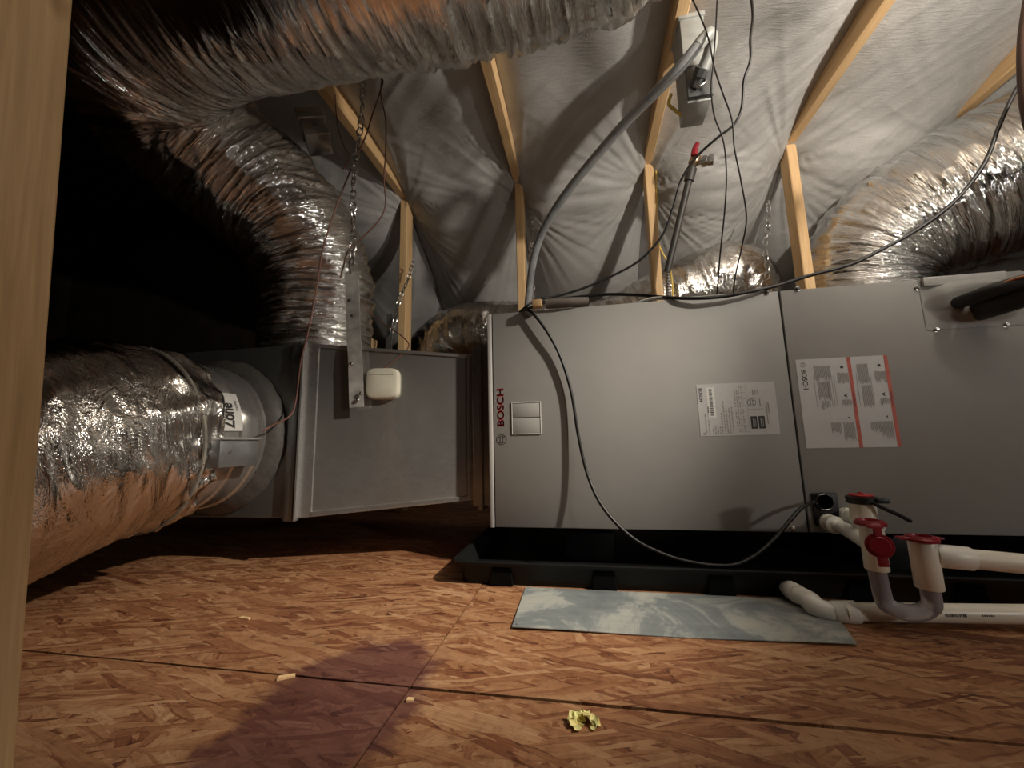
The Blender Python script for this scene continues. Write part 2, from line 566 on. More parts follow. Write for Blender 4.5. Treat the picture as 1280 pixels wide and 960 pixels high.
# ------------------------------------------------------------------ setting: floor
GAP = 0.0034
PT = 0.018
floor = tag(empty('floor', (0, 0, -PT)), kind='structure')
xs = [-5.12, -2.68, -0.236, 2.20, 3.5]
ys = [-2.4, -0.70, 0.5205, 1.74, 2.96]
def osb_panel(x0, x1, y0, y1):
    wide = 0.0016 if x0 > -1 and abs(y1 - 0.5205) < 1e-6 else 0.0
    bm = bmesh.new()
    n = 60
    # slightly ragged saw-cut edges on the long seam
    def rag(k, s):
        return 0.0012 * math.sin(k * 1.7 + s) * math.sin(k * 0.63 + 2 * s)
    cx, cy = (x0 + x1) / 2, (y0 + y1) / 2
    for z in (-PT, 0):
        pass
    top = []; bot = []
    for k in range(n + 1):
        x = x0 + GAP / 2 + (x1 - x0 - GAP) * k / n
        row = [(x - cx, y0 + GAP / 2 + max(0, rag(k, x0)) - cy), (x - cx, y1 - GAP / 2 - wide - max(0, rag(k, x0 + 1)) - cy)]
        top.append([bm.verts.new((px, py, 0)) for px, py in row])
        bot.append([bm.verts.new((px, py, -PT)) for px, py in row])
    for k in range(n):
        bm.faces.new((top[k][0], top[k + 1][0], top[k + 1][1], top[k][1]))
        bm.faces.new((bot[k][0], bot[k][1], bot[k + 1][1], bot[k + 1][0]))
        bm.faces.new((top[k][0], bot[k][0], bot[k + 1][0], top[k + 1][0]))
        bm.faces.new((top[k][1], top[k + 1][1], bot[k + 1][1], bot[k][1]))
    bm.faces.new((top[0][0], top[0][1], bot[0][1], bot[0][0]))
    bm.faces.new((top[n][0], bot[n][0], bot[n][1], top[n][1]))
    o = build('osb_panel', bm, OSB)
    o.parent = floor
    o.location = (cx, cy, PT)
    return o
for i in range(len(xs) - 1):
    for j in range(len(ys) - 1):
        osb_panel(xs[i], xs[i + 1], ys[j], ys[j + 1])
o = box('subfloor_void', (-5.1, -2.4, -0.06), (3.5, 2.96, -PT - 0.004), DIRTWALL, floor)

# attic shell in the dark
for nm, lo, hi in (('wall_left', (-5.22, -2.5, -0.06), (-5.12, 3.06, 2.6)), ('wall_right', (3.5, -2.5, -0.06), (3.6, 3.06, 2.6)),
                   ('wall_back', (-5.22, 2.97, -0.06), (3.6, 3.07, 2.6)), ('wall_front', (-5.22, -2.5, -0.06), (3.6, -2.41, 2.6))):
    tag(box(nm, lo, hi, DIRTWALL), kind='structure')

# ------------------------------------------------------------------ ceiling: netting bays over the joists
ceiling = tag(empty('ceiling', (0, 0, 2.6)), kind='structure')
box('roof_deck', (-5.2, -2.5, 2.6), (3.6, 3.06, 2.66), DIRTWALL, ceiling)
JX = [-2.05, -1.45, -0.855, -0.262, 0.342, 0.93, 1.535, 2.14, 2.74]
PROF = [(-2.35, 1.632), (-0.6, 1.632), (0.6, 1.632), (1.30, 1.63), (1.62, 1.585), (1.80, 1.49), (2.05, 1.37), (2.4, 1.06), (2.75, 0.6), (2.93, 0.12)]
def netting_bay(x0, x1, seed):
    nu = 84
    C, s = spline([(y, z, 0) for y, z in PROF], 520)
    C = C[:, :2]
    T = np.gradient(C, axis=0); T /= np.linalg.norm(T, axis=1)[:, None]
    Nrm = np.stack([T[:, 1], -T[:, 0]], 1)            # towards the room (down / forward)
    u = np.linspace(0, 1, nu)
    U, Sg = np.meshgrid(u, s)
    w = x1 - x0
    s_k = s[np.argmin(np.abs(C[:, 0] - 1.80))]
    post = smoothstep(s_k - 0.3, s_k + 0.25, Sg)
    sag = 0.055 + 0.07 * post
    prof = np.sin(PI * U) ** 0.8
    d = sag * prof * (1 + 0.3 * vnoise(U * 2 + 3, Sg * 2.2, seed))
    d += 0.018 * vnoise(U * 2.5, Sg * 3.1 + 7, seed + 1) * prof
    # pinch where the netting is stapled behind each post head
    for ku in (0.0, 1.0):
        du = (U - ku) * w; ds = Sg - s_k
        rho = np.sqrt(du ** 2 + ds ** 2) + 1e-6
        phi = np.arctan2(ds, np.abs(du))
        d -= 0.030 * np.exp(-(rho / 0.10) ** 2)
        env = np.exp(-rho / 0.26) * (1 - np.exp(-rho / 0.035))
        d += 0.011 * env * ridge(vnoise(phi * 10.5 + 40 + seed, rho * 3.0 + 5, seed + 2))
        for m in range(-8, 5):
            sm = s_k + m * 0.42 + 0.1 * math.sin(seed + m)
            if abs(m) == 0: continue
            ds2 = Sg - sm
            rho2 = np.sqrt(du ** 2 + ds2 ** 2) + 1e-6
            phi2 = np.arctan2(ds2, np.abs(du))
            env2 = np.exp(-rho2 / 0.13) * (1 - np.exp(-rho2 / 0.02))
            d += 0.0016 * env2 * ridge(vnoise(phi2 * 7 + 40 + m, rho2 * 4 + 5, seed + 3))
    # long tension wrinkles
    a = -0.85 + 0.2 * math.sin(seed * 1.3)
    xx = U * w; q = xx * math.cos(a) + Sg * math.sin(a); p = -xx * math.sin(a) + Sg * math.cos(a)
    p = p + 0.05 * vnoise(q * 2.5, p * 2.5, seed + 4)
    mask = smoothstep(-0.25, 0.55, vnoise(U * 1.7 + 9, Sg * 1.6 + 3, seed + 5) + (0.35 if x0 > 0.3 else 0.0))
    d += (0.0038 * ridge(vnoise(p * 26, q * 1.8, seed + 6)) + 0.0018 * ridge(vnoise(p * 55, q * 3, seed + 7))) * mask * np.minimum(1, prof * 2)
    V = np.empty((len(s), nu, 3))
    V[..., 0] = x0 + U * w
    V[..., 1] = C[:, 0][:, None] + Nrm[:, 0][:, None] * d
    V[..., 2] = C[:, 1][:, None] + Nrm[:, 1][:, None] * d
    uv = np.stack([U * w, Sg], -1)
    return grid_mesh('insulation_netting', V, nu, len(s), NET, ceiling, uv=uv)
for k in range(1, len(JX) - 1):
    netting_bay(JX[k], JX[k + 1], 11 + 5 * k)

# ------------------------------------------------------------------ joists and posts
def beam(name, p0, p1, w, h, mat, label=None, cat=None, up=(0, 0, 1), group=None, bevel=0.003, parent=None):
    """w across, h along 'up'; local z runs down the length so the grain follows it"""
    p0 = Vector(p0); p1 = Vector(p1)
    L = (p1 - p0).length
    bm = bmesh.new()
    add_box(bm, (-w / 2, -h / 2, 0), (w / 2, h / 2, L), bevel, 1)
    o = build(name, bm, mat, smooth=None)
    zz = (p1 - p0).normalized()
    yy = Vector(up); yy = (yy - zz * yy.dot(zz)).normalized()
    xx = yy.cross(zz)
    o.matrix_world = Matrix(((xx.x, yy.x, zz.x, p0.x), (xx.y, yy.y, zz.y, p0.y), (xx.z, yy.z, zz.z, p0.z), (0, 0, 0, 1)))
    if parent is not None:
        o.parent = parent
        o.matrix_parent_inverse = parent.matrix_basis.inverted()
    return tag(o, label, cat, group)

jl = {2: 'pine ceiling joist leftmost, running over the zone box beside the vertical foil duct',
      3: 'pine ceiling joist emerging below the overhead foil duct, left of the grey conduit',
      4: 'pine ceiling joist carrying the grey disconnect box',
      5: 'pine ceiling joist broad and shaded, right of the two hanging thin wires',
      6: 'tan ceiling joist half hidden by netting at the upper right edge'}
pl = {2: 'pine truss post behind the galvanized plenum with white sensor',
      3: 'pine truss post behind the lower end of the grey conduit',
      4: 'pine truss post with yellow cable beside it, behind the air handler',
      5: 'pine truss post left of the big wrinkled foil duct'}
for k in (2, 3, 4, 5, 6):
    x = JX[k]
    beam('ceiling_joist', (x, -2.3, 1.590), (x, 1.79, 1.590), 0.038, 0.082, WOOD, jl[k], 'joist', group='ceiling joists')
for k in (2, 3, 4, 5):
    x = JX[k] + 0.005
    p = beam('truss_post', (x, 1.755, 0.0), (x, 1.755, 1.549), 0.038, 0.07, WOOD, pl[k], 'post', up=(0, 1, 0), group='truss posts')

# near stud at the left edge of the view
a = at(85, 100, 0.30); b = at(20, 960, 0.30)
d_ = (a - b).normalized()
t0 = (0.0 - b.z) / d_.z; t1 = (1.545 - b.z) / d_.z
off = Vector((-0.019, -0.0445, 0))
st = beam('wall_stud', b + d_ * t0 + off, b + d_ * t1 + off, 0.038, 0.089, WOOD_TAN, 'tan wooden stud close up, filling the left edge of the view', 'stud', up=(0, 1, 0))

# ------------------------------------------------------------------ foil ducts
def foil_duct(name, pts, nth, nseg, mat, seed, amp=0.010, pleat=30, along_amp=0.5, bend_gain=0.5, facet=False, crumple=0.0012, taut=None, gather=0.0):
    """pts: x, y, z, radius"""
    C4, s = spline(pts, nseg)
    C = C4[:, :3]; R = C4[:, 3]
    T, N, B = transport(C)
    th = np.linspace(0, 2 * PI, nth, endpoint=False)
    TH, SS = np.meshgrid(th, s)
    # curvature: creases deepen on the inner side of a bend
    K = np.gradient(T, axis=0) / np.gradient(s)[:, None]
    kn = (K * N).sum(1); kb = (K * B).sum(1)
    inner = (kn[:, None] * np.cos(TH) + kb[:, None] * np.sin(TH)) * R[:, None]
    kmag = np.sqrt(kn ** 2 + kb ** 2)[:, None] * R[:, None]
    U = TH / (2 * PI)
    skew = 0.035 * vnoise(U * 5, SS * 4, seed + 9, 5)
    Q = SS + skew
    d = 0.55 * ridge(vnoise(U * 4, Q * pleat, seed, 4))
    d += 0.35 * ridge(vnoise(U * 9, Q * pleat * 2.1, seed + 1, 9))
    d += along_amp * ridge(vnoise(U * 14, SS * 9 + 3 * vnoise(U * 6, SS * 8, seed + 5, 6), seed + 2, 14))
    d *= amp * (0.55 + 0.6 * (vnoise(U * 3, SS * 5, seed + 3, 3) + 0.5)) * (1 + bend_gain * np.clip(inner, 0, 2) + 0.3 * bend_gain * kmag)
    d += 0.010 * vnoise(U * 3, SS * 3, seed + 4, 3) * (R[:, None] / 0.2)
    d += crumple * (1.6 * ridge(vnoise(U * 16, SS * 75 + 2 * vnoise(U * 9, SS * 12, seed + 6, 9), seed + 8, 16)) + 0.5 * np.random.default_rng(seed).uniform(-1, 1, d.shape)) * (0.5 + 0.5 * (vnoise(U * 6, SS * 7, seed + 7, 6) > -0.1))
    if gather:
        d += gather * np.exp(-SS / 0.075) * (ridge(vnoise(U * 26, SS * 16, seed + 10, 26)) + 0.6 * ridge(vnoise(U * 11, SS * 30, seed + 11, 11)))
    slack = np.ones_like(d)
    if taut is not None:
        nrm = N[:, None, :] * np.cos(TH)[..., None] + B[:, None, :] * np.sin(TH)[..., None]
        slack = 1 - 0.93 * taut(C[:, None, :] + nrm * 0, nrm)
        d *= slack
    rr = R[:, None] + d
    # ovalise a little, film sags downwards
    V = C[:, None, :] + (N[:, None, :] * np.cos(TH)[..., None] + B[:, None, :] * np.sin(TH)[..., None]) * rr[..., None]
    thw = np.linspace(0, 2 * PI, nth + 1)
    UV = np.stack(np.broadcast_arrays(thw[None, :] * 0.2, s[:, None]), -1)
    o = grid_mesh(name, V, nth, nseg, mat, None, wrap=True, uv=UV, smooth=not facet)
    at_ = o.data.attributes.new('slack', 'FLOAT', 'POINT')
    at_.data.foreach_set('value', slack.astype(np.float32).ravel())
    return o

sup = foil_duct('supply_flex_duct', [
    (-0.875, 1.16, 0.593, 0.165), (-0.875, 1.155, 0.72, 0.172), (-0.885, 1.13, 0.90, 0.178), (-0.94, 1.07, 1.05, 0.182), (-1.05, 0.96, 1.17, 0.185),
    (-1.13, 0.82, 1.27, 0.188), (-1.06, 0.69, 1.325, 0.190), (-0.85, 0.625, 1.33, 0.192), (-0.55, 0.61, 1.315, 0.195),
    (-0.2, 0.615, 1.305, 0.195), (0.10, 0.60, 1.325, 0.19), (0.30, 0.48, 1.365, 0.175), (0.38, 0.2, 1.375, 0.17), (0.38, -0.2, 1.375, 0.17), (0.36, -0.9, 1.375, 0.17)], 240, 1000, FOIL, 31, 0.012, pleat=36, along_amp=0.3, bend_gain=0.7,
    taut=lambda c, n: smoothstep(0.55, 0.93, -0.72 * n[..., 2] - 0.68 * n[..., 1]) * smoothstep(-1.02, -0.70, c[..., 0]) * (c[..., 2] > 1.2))
tag(sup, 'silver foil flex duct rising from the plenum and curling back overhead', 'duct')

ret = foil_duct('branch_flex_duct', [
    (-1.02, 0.80, 0.335, 0.196), (-1.025, 0.74, 0.333, 0.206), (-1.03, 0.66, 0.322, 0.214), (-1.035, 0.56, 0.298, 0.218), (-1.05, 0.42, 0.262, 0.22), (-1.07, 0.2, 0.235, 0.22), (-1.1, -0.2, 0.23, 0.22)],
    180, 300, FOIL_SOFT, 77, 0.008, pleat=16, along_amp=1.0, crumple=0.0008, gather=0.010)
tag(ret, 'silver foil flex duct at lower left, sleeved over the round collar', 'duct')

big = foil_duct('return_flex_duct', [
    (2.9, 1.42, 1.30, 0.28), (2.3, 1.48, 1.33, 0.285), (1.80, 1.57, 1.27, 0.285), (1.45, 1.68, 1.19, 0.262), (1.24, 1.79, 1.07, 0.235), (1.185, 1.86, 0.83, 0.23), (1.185, 1.92, 0.45, 0.23), (1.185, 1.93, 0.06, 0.23)],
    240, 760, FOIL, 53, 0.012, pleat=34, along_amp=0.3, bend_gain=0.9)
tag(big, 'large wrinkled foil duct bending down behind the right end of air handler', 'duct')

rear = foil_duct('rear_flex_duct', [
    (-0.97, 2.06, 0.30, 0.15), (-0.90, 2.02, 0.62, 0.15), (-0.68, 1.98, 0.87, 0.155), (-0.35, 1.97, 0.875, 0.155), (0.0, 1.97, 0.83, 0.15), (0.25, 1.97, 0.885, 0.155), (0.45, 1.97, 0.97, 0.165), (0.64, 1.96, 1.03, 0.17), (0.74, 1.97, 1.05, 0.165), (0.80, 2.0, 0.93, 0.15), (0.80, 2.03, 0.6, 0.14), (0.80, 2.03, 0.1, 0.14)],
    140, 300, FOIL_SOFT, 91, 0.007, pleat=26, crumple=0.001)
tag(rear, 'low foil duct lying behind the truss posts, seen above air handler top', 'duct')

# ------------------------------------------------------------------ plenum
YF = 0.95
plenum = thing('supply_plenum', 'galvanized sheet metal plenum box tapering to the air handler', 'plenum', (-0.75, 1.25, 0.0))
bm = bmesh.new()
add_box(bm, (-1.22, YF, 0.121), (-0.757, 1.56, 0.591), 0.002, 1)
build('box_section', bm, GALV_DARK, plenum)
bm = bmesh.new()
XL, XR = -0.757, -0.302
yr0, yr1 = 1.055, 1.50
add_hexa(bm, [(XL, YF, 0.121), (XR, yr0, 0.155), (XR, yr1, 0.155), (XL, 1.56, 0.121), (XL, YF, 0.591), (XR, yr0, 0.551), (XR, yr1, 0.551), (XL, 1.56, 0.591)])
# a shallow diamond crease pressed into the front sheet
build('taper_section', bm, GALV, plenum)
def tf(u, v, out=0.0):
    """point on the tapered front sheet; u to the right, v up (0..1)"""
    x = XL + (XR - XL) * u
    y = YF + (yr0 - YF) * u
    z = (0.121 + 0.034 * u) * (1 - v) + (0.591 - 0.040 * u) * v
    nrm = Vector((0.225, -0.974, 0)).normalized()
    return Vector((x, y, z)) + nrm * out
def sheet_strip(name, u0, u1, v0, v1, out, mat, parent, th=0.004):
    bm = bmesh.new()
    a = [tf(u0, v0, out - th), tf(u1, v0, out - th), tf(u1, v0, out), tf(u0, v0, out)]
    b = [tf(u0, v1, out - th), tf(u1, v1, out - th), tf(u1, v1, out), tf(u0, v1, out)]
    add_hexa(bm, [a[0], a[1], a[2], a[3], b[0], b[1], b[2], b[3]], 0.001)
    return build(name, bm, mat, parent)
sheet_strip('seam_cleat', 0.010, 0.085, 0.0, 1.0, 0.004, GALV_BRIGHT, plenum, 0.006)
sheet_strip('standing_seam', 0.0, 0.012, -0.012, 1.012, 0.018, GALV_BRIGHT, plenum, 0.02)
sheet_strip('seam_cleat', 0.965, 1.0, 0.0, 1.0, 0.007, GALV, plenum, 0.009)
sheet_strip('bottom_hem', 0.085, 0.965, 0.0, 0.03, 0.006, GALV, plenum, 0.008)
sheet_strip('top_hem', 0.0, 1.0, 0.985, 1.005, 0.005, GALV_BRIGHT, plenum, 0.008)
box('corner_cleat', (-0.788, YF - 0.012, 0.115), (-0.7615, YF + 0.004, 0.596), GALV_DARK, plenum, 0.002)
box('connector_flange', (-0.302, 1.045, 0.14), (-0.2465, 1.51, 0.575), GALV_DARK, plenum, 0.002)
box('connector_rib', (-0.285, 1.036, 0.13), (-0.272, 1.515, 0.585), GALV_DARK, plenum, 0.002)
# collar towards the branch duct, beads, mastic ring, label, damper housing
cb = Vector((-1.015, YF, 0.342)); cax = Vector((-0.02, -1, -0.02)).normalized()
lathe('collar', cb, cax, [(0.0, 0.186), (0.045, 0.186), (0.049, 0.190), (0.055, 0.190), (0.059, 0.186), (0.104, 0.186), (0.108, 0.190), (0.113, 0.190), (0.117, 0.186), (0.19, 0.185)], GALV, plenum, 72)
bm = bmesh.new()
add_lathe(bm, cb, cax, [(-0.002, 0.215), (0.010, 0.214), (0.022, 0.200), (0.034, 0.1875), (0.034, 0.185)], 80, cap=False)
for v in bm.verts:
    v.co += Vector((random.uniform(-1, 1), random.uniform(-.3, .3), random.uniform(-1, 1))) * 0.0022
build('mastic_ring', bm, MASTIC, plenum, smooth=60)

# zip tie and tape tails around the sleeve of the branch duct
clamp = thing('duct_tie', 'cloudy plastic tie wrapped around the lower left foil duct, tails loose', 'tie', (-1.03, 0.72, 0.33))
bm = bmesh.new()
cc = Vector((-1.026, 0.735, 0.333)); ax = Vector((-0.04, -1, -0.10)).normalized()
add_lathe(bm, cc, ax, [(-0.004, 0.213), (-0.003, 0.2165), (0.003, 0.217), (0.004, 0.213)], 72, cap=False)
build('band', bm, TAPE, clamp, smooth=40)
def ribbon(name, pts, w, mat, parent=None, side=(0, 0, 1), n=24, th=0.0006, twist=0.0):
    C, _ = spline(pts, n)
    T, N, B = transport(C)
    sd = np.array(side, float)
    bm = bmesh.new(); L = []; Rr = []
    rings = []
    for i in range(n):
        s_ = sd - T[i] * np.dot(sd, T[i]); s_ /= np.linalg.norm(s_)
        nn = np.cross(T[i], s_)
        ang = twist * i / (n - 1)
        s2 = s_ * math.cos(ang) + nn * math.sin(ang); n2 = np.cross(T[i], s2)
        ww = w if not callable(w) else w(i / (n - 1))
        rings.append([bm.verts.new(C[i] + s2 * a * ww / 2 + n2 * b * th) for a, b in ((-1, -1), (1, -1), (1, 1), (-1, 1))])
    for a, b in zip(rings, rings[1:]):
        for k in range(4):
            bm.faces.new((a[k], a[(k + 1) % 4], b[(k + 1) % 4], b[k]))
    bm.faces.new(rings[0][::-1]); bm.faces.new(rings[-1])
    return build(name, bm, mat, parent, smooth=40)

# label sticker on the collar
def on_collar(ang, t, out=0.001):
    x, y = Vector((1, 0, 0)), Vector((0, 0, 1))
    return cb + cax * t + (x * math.cos(ang) + y * math.sin(ang)) * (0.186 + out)
def collar_patch(name, a0, a1, t0, t1, out, mat, parent, n=12):
    bm = bmesh.new(); rows = []
    for i in range(n + 1):
        a_ = a0 + (a1 - a0) * i / n
        rows.append([bm.verts.new(on_collar(a_, t, o_)) for t, o_ in ((t0, out), (t1, out), (t1, out - 0.0008), (t0, out - 0.0008))])
    for p, q in zip(rows, rows[1:]):
        for k in range(4):
            bm.faces.new((p[k], p[(k + 1) % 4], q[(k + 1) % 4], q[k]))
    bm.faces.new(rows[0][::-1]); bm.faces.new(rows[-1])
    return build(name, bm, mat, parent, smooth=40)

# text as mesh, laid on a plane given by origin, right and up vectors
def text_bm(body, size, bold=0.0, align='LEFT', extrude=0.0):
    cu = bpy.data.curves.new('lettering', 'FONT')
    cu.body = body; cu.size = size; cu.offset = min(bold, size * 0.018); cu.align_x = align; cu.align_y = 'CENTER'
    cu.extrude = extrude
    ob = bpy.data.objects.new('lettering', cu)
    COL.objects.link(ob)
    bpy.context.view_layer.update()
    me = bpy.data.meshes.new_from_object(ob.evaluated_get(bpy.context.evaluated_depsgraph_get()))
    bpy.data.objects.remove(ob)
    bpy.data.curves.remove(cu)
    bm = bmesh.new(); bm.from_mesh(me)
    bpy.data.meshes.remove(me)
    return bm
def lettering(name, body, size, origin, right, up, mat, parent, bold=0.0, align='LEFT', sx=1.0, warp=None):
    bm = text_bm(body, size, bold, align)
    if bold >= 0.001:                       # heavy weight: two slightly shifted strikes of the same letters
        g = bmesh.ops.duplicate(bm, geom=bm.verts[:] + bm.edges[:] + bm.faces[:])
        for v in g['geom']:
            if isinstance(v, bmesh.types.BMVert):
                v.co.x += size * 0.035
    right = Vector(right).normalized(); up = Vector(up).normalized(); origin = Vector(origin)
    for v in bm.verts:
        if warp:
            v.co = warp(v.co.x * sx, v.co.y)
        else:
            v.co = origin + right * v.co.x * sx + up * v.co.y
    me = bpy.data.meshes.new(name); bm.to_mesh(me); bm.free()
    return link(name, me, mat, parent)

sa0, sa1 = 0.05, 0.56
stk = collar_patch('zone_sticker', sa0, sa1, 0.115, 0.185, 0.0052, PAPER_WHITE, plenum)
def zw(x, y):   # reads upward round the collar
    return on_collar(sa0 + 0.03 + x / 0.19, 0.152 + y, 0.0062)
lettering('zone_lettering', 'Zone', 0.046, (0, 0, 0), (1, 0, 0), (0, 0, 1), INK, stk, bold=0.001, sx=0.62, warp=zw)
lettering('small_lettering', 'DAMPER', 0.009, (0, 0, 0), (1, 0, 0), (0, 0, 1), INK, stk, sx=0.8, warp=lambda x, y: on_collar(sa0 + 0.26 + x / 0.19, 0.126 + y, 0.0062))
# damper housing below the sticker
hb = on_collar(0.0, 0.14)
dam = box('damper_housing', (hb.x - 0.02, hb.y - 0.055, hb.z - 0.075), (hb.x + 0.028, hb.y + 0.05, hb.z - 0.012), GALV_DARK, plenum, 0.002)
box('housing_lid', (hb.x - 0.022, hb.y - 0.055, hb.z - 0.0125), (hb.x + 0.034, hb.y + 0.06, hb.z - 0.008), GALV_BRIGHT, dam, 0.001)
lathe('screw', (hb.x + 0.028, hb.y - 0.03, hb.z - 0.04), (1, 0, 0), [(0, 0.004), (0.002, 0.004), (0.004, 0.002)], STEEL, dam, 12)
# loose tails of the tie
ribbon('tail', [at(205, 545, 0.66), at(228, 536, 0.69), at(252, 524, 0.725)], lambda t: 0.022 - 0.006 * abs(t - .4), TAPE, clamp, side=(0, -0.4, 1), n=14)
ribbon('tail', [at(206, 548, 0.655), at(190, 556, 0.645), at(172, 560, 0.635)], 0.014, TAPE, clamp, side=(0, 0, 1), n=14)

# duct sensor on the front sheet
sens = thing('duct_sensor', 'ivory plastic sensor cover on the plenum front with thin wire', 'sensor', tf(0.47, 0.78, 0.002))
def rounded_plate(bm, corners_fn, n=5):
    pass
bm = bmesh.new()
sc_ = tf(0.47, 0.775, 0.0)
rt = (tf(1, 0.5) - tf(0, 0.5)).normalized(); up_ = Vector((0, 0, 1)); nn = Vector((0.225, -0.974, 0)).normalized()
lay = []
for dep, k in ((0.0, 1.0), (0.016, 0.98), (0.022, 0.92), (0.0245, 0.80)):
    ring = []
    for i in range(48):
        a_ = 2 * PI * i / 48
        c_, s_ = math.cos(a_), math.sin(a_)
        e = 5.0
        rr = (abs(c_) ** e + abs(s_) ** e) ** (-1 / e)
        ring.append(bm.verts.new(sc_ + rt * c_ * rr * 0.045 * k + up_ * s_ * rr * 0.043 * k + nn * dep))
    lay.append(ring)
for p, q in zip(lay, lay[1:]):
    for i in range(48):
        bm.faces.new((p[i], p[(i + 1) % 48], q[(i + 1) % 48], q[i]))
bm.faces.new(lay[-1]); bm.faces.new(lay[0][::-1])
build('cover', bm, IVORY, sens, smooth=30)
bm = bmesh.new()
add_hexa(bm, [sc_ + rt * a_ + up_ * z_ + nn * d_2 for z_ in (0.0225, 0.0262) for a_, d_2 in ((-0.033, 0.0235), (0.033, 0.0235), (0.033, 0.0255), (-0.033, 0.0255))], 0.0005)
build('cover_ridge', bm, IVORY, sens)
tube('sensor_wire', [sc_ + up_ * 0.040 + nn * 0.012, at(510, 435, 1.02), at(502, 420, 1.04), at(480, 405, 1.06), at(462, 392, 1.07), at(455, 378, 1.05)], 0.0018, REDWIRE, sens, 8, 40)

# hanging strap wrapped in foil tape
strap = thing('hanger_strap', 'dull metal hanger strap pasted down the plenum beside the sensor', 'strap', at(446, 508, 0.95))
ribbon('strap_band', [at(440, 340, 0.985), at(441, 380, 0.975), at(442, 420, 0.965), at(444, 445, 0.957), at(445, 480, 0.957), at(446, 509, 0.957)], 0.038, STRAPMAT, strap, side=(0.974, 0.225, 0), n=40, th=0.0012)
for (px, py) in ((437, 376), (439, 455), (441, 395), (451, 492), (447, 500)):
    lathe('screw', at(px, py, 0.953), (0.1, -1, 0.1), [(0, 0.006), (0.003, 0.0055), (0.005, 0.003)], STEEL, strap, 10)

# ------------------------------------------------------------------ air handler
YC = 1.0
X0, X1 = -0.2455, 1.80
Z0, Z1 = 0.0945, 0.6520
XS = 0.4745
ah = thing('air_handler', 'grey horizontal air handler cabinet standing in the black pan', 'air handler', (0.75, 1.27, Z0))
box('cabinet_shell', (X0, YC + 0.012, Z0), (X1, 1.555, Z1), PAINT, ah, 0.002)
box('corner_trim', (X0, YC - 0.001, Z0), (X0 + 0.012, YC + 0.014, Z1), PAINT_LIGHT, ah, 0.003)
box('access_panel', (X0 + 0.0145, YC, Z0 + 0.002), (XS - 0.0022, YC + 0.014, Z1 - 0.001), PAINT, ah, 0.0015)
box('access_panel', (XS + 0.0022, YC, Z0 + 0.002), (X1, YC + 0.014, Z1 - 0.001), PAINT, ah, 0.0015)
box('panel_gasket', (X0 + 0.005, YC + 0.0055, Z0 + 0.003), (X1 - 0.01, YC + 0.0125, Z1 - 0.004), SEAM, ah)

def face_pt(px, py, y=YC):
    p = at(px, py, y); return p
# pressed square knock-out with two tiles
kx0 = face_pt(641, 523).x; kx1 = face_pt(675, 523).x
kz1 = face_pt(658, 504).z; kz0 = face_pt(658, 541.5).z; kzm = face_pt(658, 522).z
bm = bmesh.new()
for z_a, z_b in ((kz0, kzm - 0.001), (kzm + 0.001, kz1)):
    add_box(bm, (kx0, YC - 0.0022, z_a), (kx1, YC + 0.001, z_b), 0.0012, 2)
build('knockout_plate', bm, PAINT, ah, smooth=30)
bm = bmesh.new()
for lo, hi in (((kx0 - 0.003, kz0 - 0.003), (kx0 - 0.0005, kz1 + 0.003)), ((kx1 + 0.0005, kz0 - 0.003), (kx1 + 0.003, kz1 + 0.003)), ((kx0, kz0 - 0.003), (kx1, kz0 - 0.0005)), ((kx0, kz1 + 0.0005), (kx1, kz1 + 0.003))):
    add_box(bm, (lo[0], YC - 0.003, lo[1]), (hi[0], YC + 0.001, hi[1]), 0.0008, 1)
build('knockout_frame', bm, PAINT_LIGHT, ah)

# maker's lettering running up the panel, and the round emblem under it
bx = face_pt(626, 510).x
zb0 = face_pt(627, 533.5).z; zb1 = face_pt(626, 488).z
tb = text_bm('BOSCH', 0.024, 0.0011)
wdt = max(v.co.x for v in tb.verts) - min(v.co.x for v in tb.verts); tb.free()
lettering('brand_lettering', 'BOSCH', 0.0245, (bx + 0.0005, YC - 0.0006, zb0), (0, 0, 1), (-1, 0, 0), REDPRINT, ah, bold=0.0011, sx=(zb1 - zb0) / wdt)
def emblem(name, c, r, mat, parent, y):
    bm = bmesh.new()
    def ring(r0, r1, a0=0, a1=2 * PI, n=40):
        p = []
        for i in range(n + 1):
            a_ = a0 + (a1 - a0) * i / n
            p.append((bm.verts.new((c.x + r0 * math.cos(a_), y, c.z + r0 * math.sin(a_))), bm.verts.new((c.x + r1 * math.cos(a_), y, c.z + r1 * math.sin(a_)))))
        for a_, b_ in zip(p, p[1:]):
            bm.faces.new((a_[0], a_[1], b_[1], b_[0]))
    ring(r * 0.90, r)
    def q(x0, z0, x1, z1):
        bm.faces.new([bm.verts.new((c.x + x * r, y, c.z + z * r)) for x, z in ((x0, z0), (x1, z0), (x1, z1), (x0, z1))])
    q(-0.30, -0.45, -0.20, 0.45); q(0.20, -0.45, 0.30, 0.45)
    q(-0.20, -0.05, 0.20, 0.05) if False else None
    q(-0.58, 0.45, -0.20, 0.56); q(0.20, 0.45, 0.58, 0.56); q(-0.58, -0.56, -0.20, -0.45); q(0.20, -0.56, 0.58, -0.45)
    ring(r * 0.60, r * 0.68, PI * 0.32, PI * 0.68, 12); ring(r * 0.60, r * 0.68, -PI * 0.68, -PI * 0.32, 12)
    me = bpy.data.meshes.new(name); bm.to_mesh(me); bm.free()
    return link(name, me, mat, parent)
emblem('brand_emblem', face_pt(627, 549.5), 0.0135, INK, ah, YC - 0.0006)

